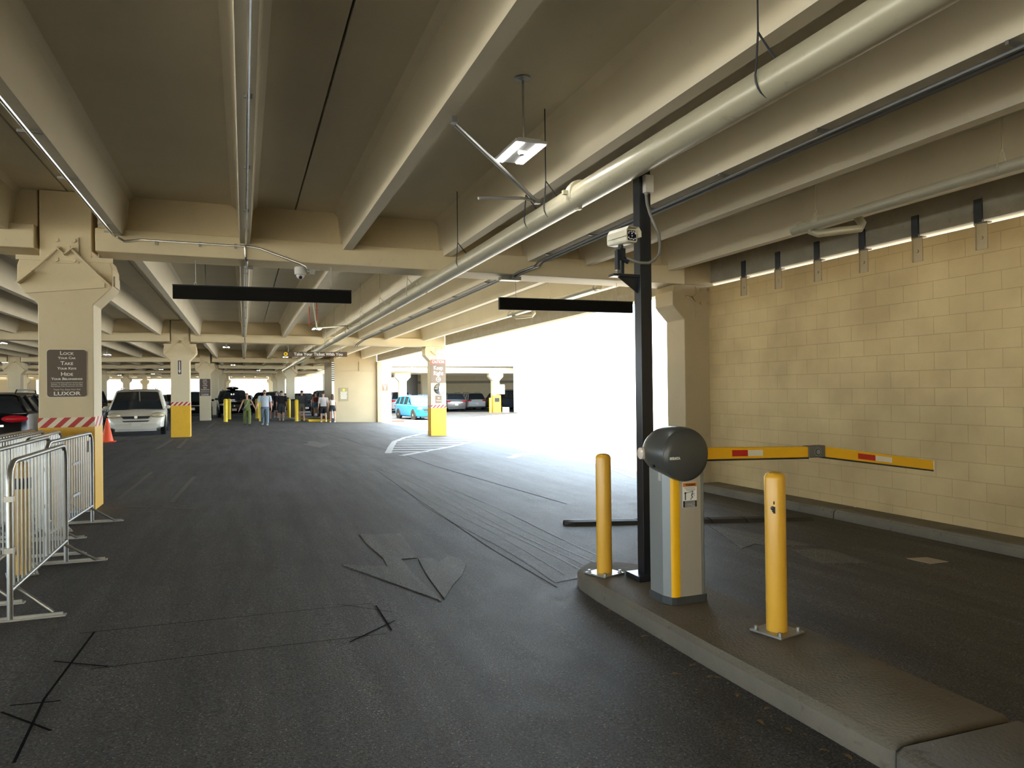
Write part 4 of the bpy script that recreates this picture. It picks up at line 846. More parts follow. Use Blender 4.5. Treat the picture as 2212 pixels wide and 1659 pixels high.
# camera: aims towards the viewer, slightly right
ct = thing('bullet_camera', 'cream bullet security camera with a ring of lamps, mounted on the black pole', 'camera', (3.04, 5.60, 2.955), radians(10))
sec = lambda y, s_: [(x * s_, y, z * s_) for x, z in rrect(.062, .058, .022)]
MB().loft([sec(-.13, .92), sec(-.12, 1), sec(.02, .98), sec(.14, .85)]).build('housing', M['camw'], ct, smooth=True)
b = MB(); so = [(.08, -.012), (.078, .035), (.055, .068), (-.055, .072), (-.078, .04), (-.08, -.012)]; si = [(x * .95, z * .95) for x, z in so]
b.add([(x, y, z) for y in (-.16, .10) for x, z in so + si], [(i, i + 1, i + 13, i + 12) for i in range(5)] + [(i + 6, i + 18, i + 19, i + 7) for i in range(5)] + [(i, i + 6, i + 7, i + 1) for i in range(5)] + [(i + 12, i + 13, i + 19, i + 18) for i in range(5)])
b.build('sun_hood', M['camw'], ct, smooth=False)
MB().prism(rrect(.045, .043, .012), -.1325, -.129, 'y').build('lamp_window', M['lens'], ct)
for i, (x, z) in enumerate([(-.03, .03), (-.01, .032), (.012, .03), (.032, .03), (-.002, .016), (.0, -.004), (-.036, -.02), (-.022, -.03), (-.004, -.028), (.014, -.032), (.032, -.024), (-.036, .018), (.036, .018)]):
    MB().ball((x, -.134, z), .0065, 8, 6).build('led', M['ledlens'], ct)
b = MB(); b.tube([(0, .02, -.055), (0, .02, -.09)], .022, 12); b.box(-.028, .028, -.01, .05, -.19, -.085); b.build('mount_head', M['black'], ct)
b = MB(); b.tube([(-.002, .02, -.30), (-.002, .02, -.16)], .03, 14); b.box(-.05, -.028, 0, .04, -.27, -.10); b.tube([(0, .0, -.17), (.05, -.02, -.20)], .024, 12); b.build('mount_arm', M['black'], ct, smooth=True)
# ------------------------------------------------------------------ barricades
def barricade_parts(t, L_, H, hump=False):
    r = .021; z0 = .22
    fr = [(0, 0, .01), (0, 0, z0), (0, 0, H - .14), (0, .03, H - .06), (0, .10, H - .01), (0, .17, H), (0, L_ - .17, H), (0, L_ - .10, H - .01), (0, L_ - .03, H - .06), (0, L_, H - .14), (0, L_, z0), (0, L_, .01)]
    MB().tube(fr, r, 10).build('frame', M['galv'], t, smooth=True)
    MB().tube([(0, 0, z0), (0, L_, z0)], .018, 10).build('bottom_rail', M['galv'], t, smooth=True)
    n = int(L_ / .113)
    proto = None
    for k in range(1, n):
        y = L_ * k / n; top = H - (.05 if k in (1, n - 1) else 0)
        if proto is None or k in (2, n - 1):
            proto = MB().tube([(0, 0, z0), (0, 0, top)], .0085, 6).build('bar', M['galv'], t, smooth=True); proto.location = (0, y, 0)
        else:
            c = proto.copy(); COL.objects.link(c); c.parent = t; c.location = (0, y, 0)
    for y in (.0, L_):
        b = MB(); b.box(-.32, .36, y - .03, y + .03, 0, .012); b.box(-.30, .34, y - .008, y + .008, .01, .03); b.build('foot', M['galv'], t)
        s_ = 1 if y == 0 else -1
        b = MB(); b.tube([(0, y + s_ * .15, z0), (.27, y + s_ * .05, .02)], .013, 8); b.build('brace', M['galv'], t)
    for z in (.50, .88): MB().box(-.03, .03, -.026, .026, z, z + .04).build('coupling_clamp', M['galv'], t)
def barricade(x, y, x1, y1, lab, H=1.17):
    L_ = hypot(x1 - x, y1 - y); t = thing('crowd_barrier', lab, 'barricade', (x, y, zf(x, y)), atan2(y1 - y, x1 - x) - pi / 2, 'steel crowd barriers at the left')
    barricade_parts(t, L_, H); return t
ba = barricade(-1.64, 6.43, -1.67, 8.42, 'galvanized crowd barrier nearest to the camera, standing furthest right')
bb = barricade(-1.93, 8.85, -1.87, 10.94, 'crowd barrier touching the yellow base of the nearest column, with white tape marks')
for q in ((-.02, .03, 1.80, 1.85, .94, 1.08), (.010, .022, 1.02, 1.36, .84, .87), (.010, .022, 1.02, 1.36, .47, .50)): MB().box(*q).build('white_tape', M['stuccow'], bb)
barricade(-2.02, 6.9, -2.09, 9.75, 'crowd barrier directly behind the nearest one, running out of the frame', 1.18)
barricade(-2.55, 9.4, -2.63, 11.95, 'crowd barrier with a rounded near corner, fourth from the right', 1.16)
barricade(-2.90, 10.2, -2.87, 12.6, 'leftmost crowd barrier in front of the black SUV', 1.16)
barricade(-2.36, 9.9, -2.43, 11.98, 'crowd barrier whose end shows against the yellow column paint, between two others', 1.155)
# ------------------------------------------------------------------ cars
def car(name, lab, x, y, rz, L, Wd, H, body, kind='suv', z=None, head='headl', gl='glassd', group=None, rail=True, bf=None, lift=0.0):
    L, Wd, H = L * K, Wd * K, H * K; hw = Wd / 2
    t = thing(name, lab, 'car', (x, y, (zf(x, y) if z is None else z)), rz, group)
    B = {'suv': .635, 'sedan': .64, 'van': .56}[kind] * H
    if bf: B = bf * H
    if kind == 'van': st = [(0, .34, .50, .70), (.012, .24, .66, .84), (.05, .22, .80, .93), (.12, .22, .94, .98), (.20, .22, 1.0, 1), (.5, .2, 1.02, 1), (.85, .2, 1.04, 1), (.96, .24, 1.02, .97), (.99, .3, .92, .93), (1, .4, .8, .86)]
    elif kind == 'sedan': st = [(0, .34, .52, .72), (.015, .24, .66, .88), (.05, .22, .76, .95), (.25, .2, .92, 1), (.32, .2, 1.0, 1), (.6, .2, 1.0, 1), (.80, .2, 1.0, 1), (.95, .24, .97, .95), (.985, .3, .9, .9), (1, .42, .75, .82)]
    else: st = [(0, .36, .60, .76), (.012, .26, .78, .88), (.04, .24, .88, .95), (.22, .22, .97, 1), (.30, .22, 1.0, 1), (.6, .22, 1.0, 1), (.85, .22, 1.02, 1), (.95, .26, 1.02, .97), (.985, .3, .95, .92), (1, .42, .8, .85)]
    secs = []
    for u, zl, zt, wf in st:
        a = hw * wf; zl_ = zl * H * .62 + lift; zt_ = zt * B; zm = zl_ + (zt_ - zl_) * .55; yy = (u - .5) * L
        secs.append([(-a * .8, yy, zl_), (-a * .97, yy, zl_ + .08), (-a, yy, zm), (-a * .985, yy, zt_ - .07), (-a * .92, yy, zt_ - .01), (-a * .5, yy, zt_ + .025), (0, yy, zt_ + .035), (a * .5, yy, zt_ + .025), (a * .92, yy, zt_ - .01), (a * .985, yy, zt_ - .07), (a, yy, zm), (a * .97, yy, zl_ + .08), (a * .8, yy, zl_)])
    MB().loft(secs).build('car_body', body, t, smooth=True)
    ks = {'suv': [(.26, 0), (.31, .25), (.40, .86), (.46, .97), (.62, 1), (.82, .97), (.90, .90), (.955, .35), (.97, 0)], 'van': [(.13, 0), (.18, .28), (.29, .86), (.35, .97), (.6, 1), (.88, .97), (.95, .88), (.985, .3), (.99, 0)], 'sedan': [(.27, 0), (.33, .30), (.42, .88), (.48, .98), (.58, 1), (.68, .96), (.78, .55), (.86, .05), (.87, 0)]}[kind]
    cs = []
    for u, q in ks:
        yy = (u - .5) * L; zt_ = B + (H - .03 - B) * q; wb = hw * .93; wt = hw * (.93 - .20 * q)
        zb_ = B - .03
        cs.append([(-wb, yy, zb_), (-wt, yy, max(zb_ + .005, zt_ - .05 * q)), (-wt * .86, yy, max(zb_ + .008, zt_)), (0, yy, max(zb_ + .01, zt_ + .02 * q)), (wt * .86, yy, max(zb_ + .008, zt_)), (wt, yy, max(zb_ + .005, zt_ - .05 * q)), (wb, yy, zb_)])
    MB().loft(cs).build('windows', M[gl], t, smooth=True)
    rf = [s_ for s_, (u, q) in zip(cs, ks) if q > .84]
    b = MB(); b.loft([[(p[0] * 1.012, p[1], p[2] + .012) for p in s_[1:6]] for s_ in rf], closed=False); b.build('roof', body, t, smooth=True)
    b = MB()
    lw = .045 if kind != 'van' else .05
    for s_ in (1, -1):
        idx = 1 if s_ < 0 else 5
        b.tube([cs[k][idx] for k in range(len(cs))], lw * .7, 6)
        for u in ((.44, .62, .80) if kind != 'sedan' else (.5, .66)):
            yy = (u - .5) * L; k = min(range(len(ks)), key=lambda i: abs(ks[i][0] - u)); b.tube([(s_ * hw * .935, yy, B - .03), (s_ * hw * .745, yy, B + (H - .08 - B) * ks[k][1])], lw * .8, 6)
    b.build('window_pillars', body, t)
    if rail and kind != 'sedan':
        for s_ in (1, -1):
            MB().tube([(s_ * hw * .62, (.42 - .5) * L, H - .03), (s_ * hw * .62, (.44 - .5) * L, H + .05), (s_ * hw * .62, (.80 - .5) * L, H + .04), (s_ * hw * .62, (.83 - .5) * L, H - .05)], .018, 6).build('roof_rail', M['black'], t)
    R_ = .345 * K * (1.1 if H > 1.85 * K else 1)
    for u in (.175, .80):
        for s_ in (1, -1):
            b = MB(); b.lathe([(.01, s_ * (hw + .004)), (R_ * 1.16, s_ * (hw + .004)), (R_ * 1.16, s_ * (hw - .05))], 22, 'x', (0, (u - .5) * L, R_)); b.build('wheel_arch', M['tyre'], t)
            b = MB(); b.lathe([(R_ * .62, s_ * (hw - .20)), (R_ * .97, s_ * (hw - .20)), (R_, s_ * (hw - .16)), (R_, s_ * (hw - .02)), (R_ * .95, s_ * (hw + .015)), (R_ * .66, s_ * (hw + .018))], 24, 'x', (0, (u - .5) * L, R_)); wh = b.build('wheel', M['tyre'], t, smooth=True)
            b = MB(); b.lathe([(R_ * .66, s_ * (hw + .012)), (R_ * .6, s_ * (hw + .0)), (R_ * .2, s_ * (hw + .022)), (.01, s_ * (hw + .024))], 12, 'x', (0, (u - .5) * L, R_)); b.build('rim', M['galv'], wh)
    yf_ = -L / 2; hy = .05 * L
    for s_ in (1, -1):
        lz = {'van': .66, 'suv': .74, 'sedan': .60}[kind] * B * (1.0 if kind != 'van' else 1.16)
        b = MB(); b.ball((s_ * hw * .74, yf_ + .035 * L, lz), (hw * (.24 if kind == 'van' else .20), L * .036, H * (.062 if kind == 'van' else .052)), 12, 8); b.build('headlight', M[head], t, smooth=True)
        b = MB(); b.ball((s_ * hw * .76, L / 2 - .012 * L, B * .90), (hw * .22, L * .022, H * .045), 12, 8); b.build('taillight', M['tail'], t, smooth=True)
        b = MB(); b.ball((s_ * (hw + .09), (.30 - .5) * L if kind != 'van' else (.20 - .5) * L, B + .07), (.11, .05, .075), 10, 6); b.build('side_mirror', body, t, smooth=True)
        MB().box(*sorted((s_ * hw * 1.004, s_ * hw * .99)), (.42 - .5) * L, (.46 - .5) * L, B * .84, B * .87).build('door_handle', M['chrome'], t)
    gz = {'van': .70, 'suv': .66, 'sedan': .52}[kind] * B
    b = MB(); b.prism([(-hw * .50, gz + .05), (hw * .50, gz + .05), (hw * .42, gz - .06), (-hw * .42, gz - .06)] if kind == 'van' else [(-hw * .55, gz + .10), (hw * .55, gz + .10), (hw * .48, gz - .09), (-hw * .48, gz - .09)], yf_ - .012, yf_ + .16, 'y'); b.build('grille', M['black'], t)
    b = MB(); b.prism([(-hw * .48, gz - .14), (hw * .48, gz - .14), (hw * .40, gz - .19), (-hw * .40, gz - .19)], yf_ - .012, yf_ + .1, 'y'); b.build('lower_intake', M['black'], t)
    b = MB(); b.lathe([(.065, yf_ - .03), (.065, yf_)], 14, 'y', (0, 0, gz + .01)); b.build('front_badge', M['chrome'], t)
    b = MB(); b.box(-.17, .17, yf_ - .035, yf_ - .005, gz - .37, gz - .20); b.build('front_plate', M['plate'], t)
    b = MB(); b.box(-hw * .70, hw * .70, yf_ - .01, yf_ + .1, .20 + lift, .30 + lift); b.build('bumper_lip', M['black'] if kind != 'van' else M['jbox'], t)
    b = MB(); b.box(-.17, .17, L / 2 - .01, L / 2 + .02, B * .55, B * .55 + .17); b.build('rear_plate', M['plate'], t)
    b = MB(); b.box(-hw * .8, hw * .8, L / 2 - .06, L / 2 + .015, .32, .46); b.build('rear_bumper', M['black'], t)
    b = MB(); b.box(-hw * .6, hw * .6, L / 2 - .07, L / 2 + .012, B * .78, B * .81); b.build('rear_trim', M['chrome'], t)
    return t
def paint(n, c, metal=.0, rough=.22): return mat(n, c, rough, metal, var=.03, spec=.35)
PW = paint('pearl_white', (.72, .67, .56)); PB = mat('black_gloss', (.006, .006, .007), .25, 0, var=.03, spec=.22); PBL = paint('bright_blue', (.01, .30, .72), .1, .25); PG = paint('bronze_grey', (.22, .20, .18), .5, .3); PSW = paint('silver_white', (.55, .54, .52)); PD = paint('dark_slate', (.03, .035, .045), .1, .25); PR = paint('dark_red', (.10, .01, .015))
v = car('minivan', 'white older minivan parked left of the second column, facing the camera', -4.50, 37.7, radians(4), 5.05, 1.95, 1.74, PW, 'van')
MB().tube([(.10, -.30 * 5.05 * K, 1.42), (.06, -.22 * 5.05 * K, 1.85)], .03, 6).build('interior_post', M['hose'], v)
car('suv', 'black SUV cut by the left picture edge, seen from behind, beside the notice column', -5.62, 21.2, pi + radians(3), 4.9, 1.98, 1.56, PB, 'suv', bf=.75)
car('suv', 'black SUV partly hidden behind the left side of the white minivan', -8.4, 47.5, radians(8), 4.9, 1.95, 1.8, PB, 'suv')
car('suv', 'large black SUV with roof box behind the pair of yellow posts', -.85, 63.0, radians(3), 5.1, 2.0, 1.85, PB, 'suv', head='headw')
t = thing('roof_box', 'black roof box on top of the large black SUV', 'roof box', (-.85, 63.4, zf(-.8, 60) + 1.87 * K))
MB().ball((0, 0, .10), (.48, 1.0, .14), 16, 8).build('shell', PB, t, smooth=True)
car('suv', 'black car seen between the second column and the plain column', -3.35, 58, pi, 4.8, 1.9, 1.72, PB, 'suv')
car('sedan', 'silver sedan in the distance left of the large black SUV', -3.7, 92, 0, 4.7, 1.85, 1.45, PSW, 'sedan', head='headw')
car('sedan', 'dark sedan just right of the plain column in the distance', -2.4, 78, 0, 4.7, 1.85, 1.5, PD, 'sedan', head='headw')
car('suv', 'black car behind the walking couple', 1.9, 69.0, radians(-12), 4.8, 1.95, 1.75, PB, 'suv', head='headw')
car('sedan', 'silver grey car beyond the woman in green', .0, 94, radians(-6), 4.7, 1.85, 1.45, PSW, 'sedan', head='headw')
car('pickup', 'dark red car far behind the man in blue jeans', 3.0, 86, 0, 4.8, 1.9, 1.8, PR, 'suv')
car('suv', 'black car right of the yellow based column, behind the man in the dark jacket', 5.5, 76, radians(3), 4.8, 1.95, 1.7, PB, 'suv', head='headw')
car('suv', 'dark green SUV behind the man in the grey t-shirt', 6.75, 64.5, radians(4), 4.9, 1.95, 1.95, paint('dark_green', (.012, .022, .016)), 'suv', head='headw')
for i, (x, y) in enumerate([(-18.5, 62), (-21.5, 61), (-15.6, 80), (-19, 88), (-9.8, 80), (-6.8, 82)]):
    car('sedan', 'distant dark parked car, %s' % ['far left behind the black SUV', 'at the left picture edge in the distance', 'below the bright opening left of the notice column', 'deep in the left stalls', 'seen over the minivan roof', 'between the minivan and the second column'][i], x, y, .1 * i, 4.7, 1.85, 1.55, [PD, PB, PB, PSW, PD, PB][i], 'suv' if i % 2 else 'sedan', head='headw')
car('suv', 'bright blue SUV driving in the sun left of the caution column', 12.9, 57.6, radians(9), 4.47, 1.84, 1.64, PBL, 'suv', head='headw')
ZR = -.62
car('suv', 'bronze grey SUV parked in the garage across the driveway, seen from behind', 20.8, 77.2, pi, 4.8, 1.95, 1.70, PG, 'suv', z=ZR)
car('suv', 'white SUV parked between the bronze SUV and the yellow pay machine', 24.1, 80.6, pi, 4.7, 1.9, 1.70, PSW, 'suv', z=ZR)
car('sedan', 'dark car behind the electrical box in the garage across the driveway', 27.4, 80.6, pi, 4.8, 1.9, 1.7, PD, 'suv', z=ZR)
car('pickup', 'dark SUV facing out at the right end of the far garage', 27.7, 74.2, radians(12), 4.9, 2.0, 1.95, PD, 'suv', z=ZR, head='headw')
car('suv', 'silver SUV partly hidden left of the bright blue SUV', 15.2, 78, pi, 4.8, 1.95, 1.9, PSW, 'suv', z=ZR)
# ------------------------------------------------------------------ people
SK = {'a': mat('skin_fair', (.62, .36, .25), .55, var=.05), 'b': mat('skin_tan', (.50, .27, .17), .55, var=.05)}
def cloth(n, c, var=.12, sc_=14): return mat(n, c, .85, var=var, scale=sc_)
def skinned(name, verts, edges, m, parent, sub=1):
    me = bpy.data.meshes.new(name); me.from_pydata([tuple(Vector(v[0]) * K) for v in verts], edges, []); me.materials.append(m)
    ob = bpy.data.objects.new(name, me); COL.objects.link(ob); ob.parent = parent
    md = ob.modifiers.new('skin', 'SKIN'); md.use_smooth_shade = True; md.branch_smoothing = .6
    if not me.skin_vertices:
        try: me.attributes.new('skin_vertices', 'INT', 'POINT')
        except Exception: pass
    lay = me.skin_vertices[0].data
    for i, v in enumerate(verts):
        r = v[1] if isinstance(v[1], tuple) else (v[1], v[1]); lay[i].radius = r; lay[i].use_root = (i == 0)
    s_ = ob.modifiers.new('sub', 'SUBSURF'); s_.levels = sub; s_.render_levels = sub
    return ob
def person(lab, x, y, rz, H, top, bottom, skin='a', hair=None, female=False, stride=.35, sleeve=.45, leg=1.0, shoe='white', arms=((.12, .1), (-.12, .1)), build_=1.0, capc=None, wide=1.0, hair_long=False, dz=0, armout=(0, 0), jacket=False, bag=None, topz=.60, skirt=False, beard=False, glasses=False):
    t = thing('person', lab, 'person', (x, y, zf(x, y) + dz), rz)
    h = H; sh = (.100 if female else .116) * h * build_; hp = (.058 if female else .055) * h
    V = []; E = []; idx = {}
    def add(n, co, r, par=None):
        V.append((co, r)); idx[n] = len(V) - 1
        if par: E.append((idx[par], idx[n]))
    add('pelvis', (0, 0, .53 * h), (.068 * h * build_, .045 * h * build_))
    add('waist', (0, 0, .61 * h), ((.055 if female else .066) * h * build_, .042 * h * build_), 'pelvis')
    add('chest', (0, -.005 * h, .72 * h), ((.066 if female else .078) * h * build_, .046 * h * build_), 'waist')
    add('neckb', (0, 0, .815 * h), .034 * h, 'chest'); add('neck', (0, -.004 * h, .855 * h), .029 * h, 'neckb')
    add('jaw', (0, -.016 * h, .885 * h), (.036 * h, .038 * h), 'neck'); add('head', (0, -.006 * h, .935 * h), (.047 * h, .052 * h), 'jaw'); add('crown', (0, 0, .972 * h), (.034 * h, .038 * h), 'head')
    J = {}
    for s_, (sw, bend), ao in ((1, arms[0], armout[0]), (-1, arms[1], armout[1])):
        k = 'L' if s_ > 0 else 'R'
        S_ = Vector((s_ * sh, 0, .79 * h)); ul, fl = .175 * h, .15 * h
        d = Vector((s_ * (.02 + sin(ao)), -sin(sw), -cos(sw) * cos(ao))).normalized(); el = S_ + d * ul
        d2 = Vector((s_ * sin(ao) * (.4 if abs(ao) < .25 else 1), -sin(sw + bend), -cos(sw + bend) * cos(ao))).normalized(); wr = el + d2 * fl; hd = wr + d2 * .045 * h
        add('sh' + k, S_, .030 * h * build_, 'chest'); add('el' + k, el, .022 * h, 'sh' + k); add('fa' + k, el + d2 * .05 * h, .022 * h, 'el' + k); add('wr' + k, wr, .0145 * h, 'fa' + k); add('palm' + k, hd, (.021 * h, .012 * h), 'wr' + k)
        J[k] = (S_, el, wr, hd, d2)
        sd_ = d2.cross(Vector((s_, 0, 0))).normalized()
        for f_, (o_, ln) in enumerate([(-.014, .030), (-.005, .036), (.004, .034), (.013, .026)]):
            p1 = hd + sd_ * o_ * h + d2 * .016 * h; p2 = p1 + d2 * ln * h * .5 + Vector((-s_ * .003 * h, 0, 0)); p3 = p2 + d2 * ln * h * .5 + Vector((-s_ * .008 * h, 0, 0))
            add('f%d%s' % (f_, k), p1, .0055 * h, 'palm' + k); add('g%d%s' % (f_, k), p2, .0048 * h, 'f%d%s' % (f_, k)); add('h%d%s' % (f_, k), p3, .004 * h, 'g%d%s' % (f_, k))
        p1 = hd - d2 * .008 * h - sd_ * .020 * h; add('t0' + k, p1, .006 * h, 'palm' + k); add('t1' + k, p1 + d2 * .022 * h - sd_ * .008 * h, .005 * h, 't0' + k)
    Lg = {}
    for s_, a in ((1, stride), (-1, -stride)):
        k = 'L' if s_ > 0 else 'R'; flex = .45 * max(0, -a) + .06
        hpj = Vector((s_ * hp, 0, .50 * h)); d = Vector((s_ * .015, -sin(a * .75), -cos(a * .75))).normalized(); kn = hpj + d * .235 * h
        b2 = a * .75 - flex; d2 = Vector((0, -sin(b2), -cos(b2))); an = kn + d2 * .225 * h
        Lg[k] = (hpj, kn, an, d2)
        add('hip' + k, hpj, .046 * h * build_, 'pelvis'); add('kn' + k, kn, .032 * h * build_, 'hip' + k); add('cf' + k, kn + d2 * .07 * h, .034 * h * build_, 'kn' + k); add('an' + k, an, .020 * h, 'cf' + k)
        add('heel' + k, an + Vector((0, .012 * h, -.022 * h)), .018 * h, 'an' + k); add('toe' + k, an + Vector((0, -.07 * h, -.026 * h)), .015 * h, 'heel' + k)
    low = min(Lg['L'][2].z, Lg['R'][2].z) - .042 * h
    t.location.z -= low * K
    skinned('body', V, E, SK[skin], t)
    # clothes: closed shells that follow the body
    g_ = .004 * h if not jacket else .012 * h
    cl = Matrix.Scale(K, 4)
    def ell(cx, cy, z, rx, ry, n=20): return [(cx + rx * cos(2 * pi * k / n), cy + ry * sin(2 * pi * k / n), z) for k in range(n)]
    fem = female
    zs = [(.47, .100 if fem else .096, .070), (.52, .101 if fem else .097, .070), (.57, .090 if fem else .094, .064), (.62, .078 if fem else .092, .060), (.68, .084 if fem else .099, .064), (.74, .094 if fem else .108, .067), (.785, .097 if fem else .112, .060), (.812, .080 if fem else .088, .050), (.832, .042, .038)]
    b = MB(cl); tz = topz - .03
    rows_ = [(z, a * build_, c * build_) for z, a, c in zs if z > tz + .01]
    if sleeve <= 0: rows_ = [q for q in rows_ if q[0] < .80]
    first = rows_[0]; rows_ = [(tz, first[1] + .002 * wide, first[2] + .003 * wide)] + rows_
    b.loft([ell(0, 0, z * h, (a + .003 * (wide - 1) * 4) * h + g_, c * h + g_) for z, a, c in rows_])
    for k in 'LR':
        S_, el, wr, hd, d2 = J[k]; sg = 1 if k == 'L' else -1; inn = Vector((S_.x * .72, 0, S_.z + .012 * h))
        if sleeve > 0:
            e_ = min(1, sleeve + .2) if sleeve <= 1 else 1
            pts = [inn, S_ + Vector((sg * .004 * h, 0, .002 * h)), S_.lerp(el, .3), S_.lerp(el, e_)]; rr_ = [.036 * h, .040 * h * build_, .037 * h * build_, (.034 + (.004 if sleeve <= 1 else 0)) * h]
            if sleeve > 1: pts += [el.lerp(wr, .5), el.lerp(wr, .95)]; rr_ += [.030 * h, .024 * h]
            b.tube(pts, [q + g_ * .6 for q in rr_], 14)
        else: b.tube([inn.lerp(S_, -.2) - Vector((0, 0, .03 * h)), inn + Vector((-S_.x * .1, 0, .012 * h))], .010 * h, 6)
    b.build('jacket' if jacket else 'shirt', top, t, smooth=True)
    b = MB(cl); bz = [(.455, .088, .062), (.48, .099 if fem else .094, .068), (.52, .099 if fem else .095, .068), (.56, .090 if fem else .091, .063), (.60, .077 if fem else .089, .057)]
    b.loft([ell(0, 0, z * h, a * h * build_ + .002 * h, c * h * build_ + .002 * h) for z, a, c in bz])
    for k in 'LR':
        hpj, kn, an, d2 = Lg[k]; top_ = hpj + Vector((0, 0, .01 * h))
        if leg <= 1: b.tube([top_, hpj.lerp(kn, .2), hpj.lerp(kn, leg)], [.052 * h * build_, .056 * h * build_, (.053 if leg < .9 else .049) * h * build_], 14)
        else: b.tube([top_, hpj.lerp(kn, .25), kn, kn.lerp(an, .5), kn.lerp(an, .97)], [.052 * h * build_, .055 * h * build_, .043 * h * wide, .040 * h * wide, .036 * h * wide], 14)
    b.build('trousers' if leg > 1 else 'shorts', bottom, t, smooth=True)
    for k in 'LR':
        an = Lg[k][2]; b = MB(Matrix.Scale(K, 4) @ Matrix.Translation(an + Vector((0, -.028 * h, -.026 * h))))
        b.loft([[(x * .03 * h * s1, yy * h, z * h) for x, z in [(-.8, -.018), (-1, 0), (-.7, .02 * s2), (.7, .02 * s2), (1, 0), (.8, -.018)]] for yy, s1, s2 in [(-.062, .55, .3), (-.045, .95, .5), (0, 1, 1), (.035, .9, 1.3), (.052, .7, 1.1)]])
        b.build('shoe', {'white': M['stuccow'], 'black': M['black'], 'grey': M['jbox'], 'tan': M['whitem']}[shoe], t, smooth=True)
    # face and hair
    hm = hair or mat('hair_dark', (.02, .013, .009), .6)
    hc_ = Vector((0, 0, .945 * h))
    b = MB(Matrix.Scale(K, 4)); R2 = (.052 * h, .058 * h, .053 * h)
    pr = []
    for j in range(9):
        a = pi * j / 14 + .02; ring_ = []
        for k in range(16):
            q = 2 * pi * k / 16; yy = sin(q)
            aa = a * (1.0 if yy > 0 else .72)
            ring_.append((R2[0] * sin(aa) * cos(q), R2[1] * sin(aa) * yy + .004 * h, .945 * h + R2[2] * cos(aa)))
        pr.append(ring_)
    b.loft(pr); b.build('hair' if not capc else 'cap', capc or hm, t, smooth=True)
    if capc: MB(Matrix.Scale(K, 4)).loft([[(-.035 * h, -.045 * h, .955 * h), (.035 * h, -.045 * h, .955 * h), (.035 * h, -.045 * h, .96 * h), (-.035 * h, -.045 * h, .96 * h)], [(-.025 * h, -.085 * h, .945 * h), (.025 * h, -.085 * h, .945 * h), (.025 * h, -.085 * h, .949 * h), (-.025 * h, -.085 * h, .949 * h)]]).build('cap_brim', capc, t)
    if hair_long: MB(Matrix.Scale(K, 4)).loft([[(a_ * h * cos(2 * pi * k / 12), .035 * h + .028 * h * sin(2 * pi * k / 12), z_ * h) for k in range(12)] for a_, z_ in [(.04, .96), (.052, .91), (.050, .86), (.045, .80), (.030, .74), (.008, .71)]]).build('long_hair', hm, t, smooth=True)
    b = MB(Matrix.Scale(K, 4)); b.ball((-.017 * h, -.056 * h, .934 * h), .0045 * h, 8, 6); b.ball((.017 * h, -.056 * h, .934 * h), .0045 * h, 8, 6); b.build('eyes', M['black'], t)
    b = MB(Matrix.Scale(K, 4)); b.ball((0, -.062 * h, .920 * h), (.007 * h, .009 * h, .012 * h), 8, 6); b.build('nose', SK[skin], t, smooth=True)
    b = MB(Matrix.Scale(K, 4)); b.box(-.012 * h, .012 * h, -.058 * h, -.050 * h, .897 * h, .900 * h); b.build('mouth', M['redp'], t)
    for s_ in (1, -1): MB(Matrix.Scale(K, 4)).ball((s_ * .049 * h, 0, .93 * h), (.005 * h, .010 * h, .016 * h), 8, 6).build('ear', SK[skin], t, smooth=True)
    if beard: MB(Matrix.Scale(K, 4)).ball((0, -.030 * h, .888 * h), (.034 * h, .032 * h, .020 * h), 12, 8).build('beard', hm, t, smooth=True)
    if glasses: MB(Matrix.Scale(K, 4)).box(-.036 * h, .036 * h, -.064 * h, -.056 * h, .928 * h, .942 * h).build('sunglasses', M['black'], t)
    return t, J
green = cloth('olive_fabric', (.17, .20, .06)); jean = cloth('blue_denim', (.14, .19, .23)); shirtb = cloth('pale_print_shirt', (.44, .50, .55), .25, 30)
blk = cloth('black_fabric', (.012, .012, .014)); chr_ = cloth('charcoal_fabric', (.045, .05, .058)); taup = cloth('taupe_fabric', (.13, .125, .10)); redt = cloth('rust_red_fabric', (.23, .035, .03)); dnm = cloth('light_denim', (.12, .22, .40)); gryt = cloth('pale_grey_fabric', (.50, .47, .46)); crm = cloth('cream_fabric', (.72, .62, .50)); pink = cloth('pink_fabric', (.60, .10, .16)); navy = cloth('navy_fabric', (.02, .025, .04))
hb = mat('hair_brown', (.07, .035, .02), .6); hk = mat('hair_black', (.012, .01, .01), .6); hblond = mat('hair_light_brown', (.22, .12, .07), .6)
BK = pi
p1, J1 = person('woman in an olive green jumpsuit walking towards the camera, holding hands', .16, 45.2, radians(2), 1.62, green, green, 'a', hblond, True, .30, 0, 2, 'black', ((.05, .15), (.1, .15)), armout=(.44, .38), wide=1.25, topz=.56)
p2, J2 = person('bearded man in a pale short sleeved shirt and blue jeans holding hands', 1.12, 45.0, radians(2), 1.80, shirtb, jean, 'a', hb, False, .26, .55, 2, 'grey', ((.1, .2), (0, .12)), armout=(.16, .30), wide=1.15, build_=1.12, beard=True, topz=.55, glasses=True)
t = thing('crossbody_bag', 'small grey crossbody bag at the hip of the woman in green', 'bag', (.16, 45.2, p1.location.z))
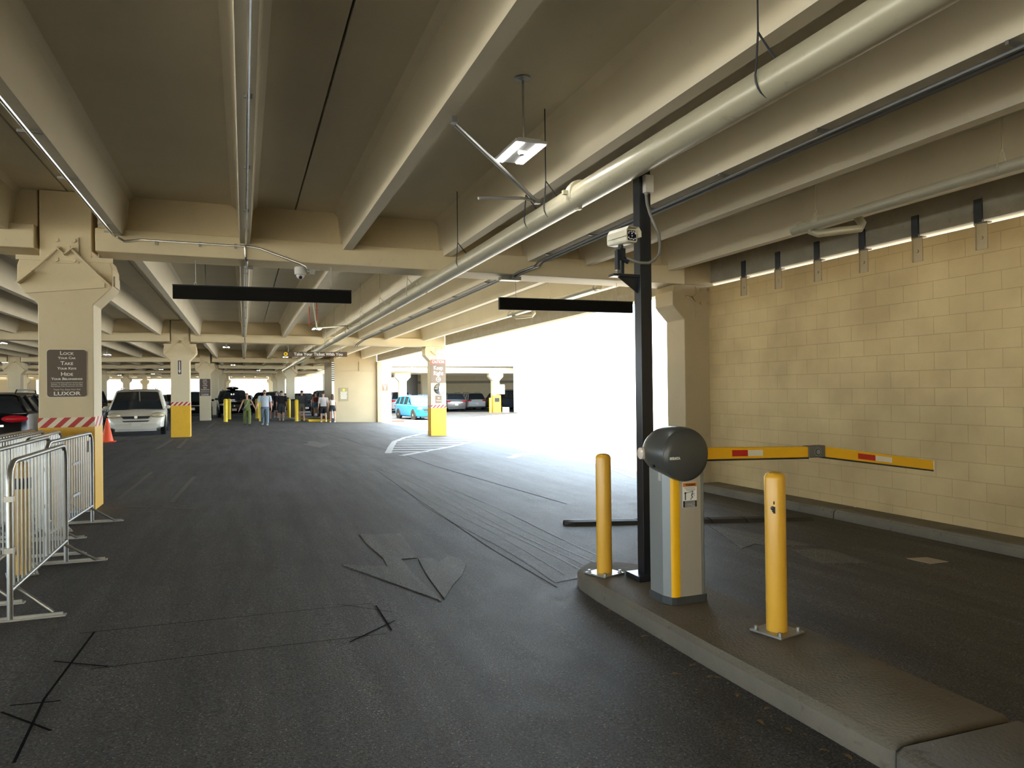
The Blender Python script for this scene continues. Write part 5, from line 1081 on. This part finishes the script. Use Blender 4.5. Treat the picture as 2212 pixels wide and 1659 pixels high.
MB(Matrix.Scale(K, 4)).ball((-.15, -.14, .80), (.08, .035, .06), 12, 8).build('pouch', chr_, t, smooth=True); MB(Matrix.Scale(K, 4)).tube([(-.16, -.14, .83), (0, -.13, 1.06), (.09, -.09, 1.30), (.10, 0, 1.36)], .010, 6).build('bag_strap', M['jbox'], t)
person('man in a black t-shirt and dark shorts with a dark cap, seen from behind', 2.42, 53.4, BK + radians(-5), 1.80, blk, chr_, 'a', hk, False, .22, .7, .98, 'white', ((.15, .2), (-.05, .25)), armout=(.10, .12), build_=1.12, capc=chr_)
person('man in a dark grey jacket and taupe shorts walking away', 3.72, 52.6, BK, 1.84, chr_, taup, 'a', hk, False, .30, 2, .72, 'white', ((.1, .1), (-.15, .15)), jacket=True, armout=(.12, .12), build_=1.05)
person('woman in a rust red sleeveless top and denim shorts walking away', 5.03, 57.0, BK, 1.66, redt, dnm, 'a', hk, True, .15, 0, .5, 'black', ((.1, .1), (.1, .1)), armout=(.1, .1), dz=.14, topz=.63)
person('man in a pale grey t-shirt and black shorts walking away', 4.97, 50.7, BK + .1, 1.74, gryt, blk, 'a', hb, False, .28, .7, .85, 'tan', ((.2, .1), (-.1, .1)), armout=(.15, .1), build_=1.02, topz=.56, wide=1.4)
person('woman with long dark hair, cream top and black shorts walking away', 5.50, 50.2, BK + .05, 1.64, crm, blk, 'b', hb, True, .24, 0, .45, 'tan', ((.12, .15), (-.05, .1)), hair_long=True, armout=(.18, .15), topz=.64)
person('man in dark clothes and sunglasses facing the camera behind the man in black', 2.35, 60.5, 0, 1.80, navy, navy, 'a', hb, False, .15, .7, .9, 'grey', ((.6, 1.0), (.3, .4)), glasses=True)
person('person in black behind the man in the black t-shirt, next to the column', 3.12, 62.0, BK, 1.68, navy, blk, 'a', hk, True, .2, 2, .9, 'white')
person('person in a pink top mostly hidden behind the man in blue jeans', 1.62, 54.5, BK, 1.60, pink, blk, 'a', hk, True, .2, .5, .6, 'black', topz=.5)
person('dark haired man whose head shows above the dark green SUV', 7.2, 70.5, 0, 1.98, navy, blk, 'b', hk, False, .1, .7, 2, 'black')

# ------------------------------------------------------------------ to metres
for me in bpy.data.meshes:
    if me.users: me.transform(Matrix.Scale(S, 4)); me.update()
for o in COL.objects:
    if o is not cam: o.location = o.location * S
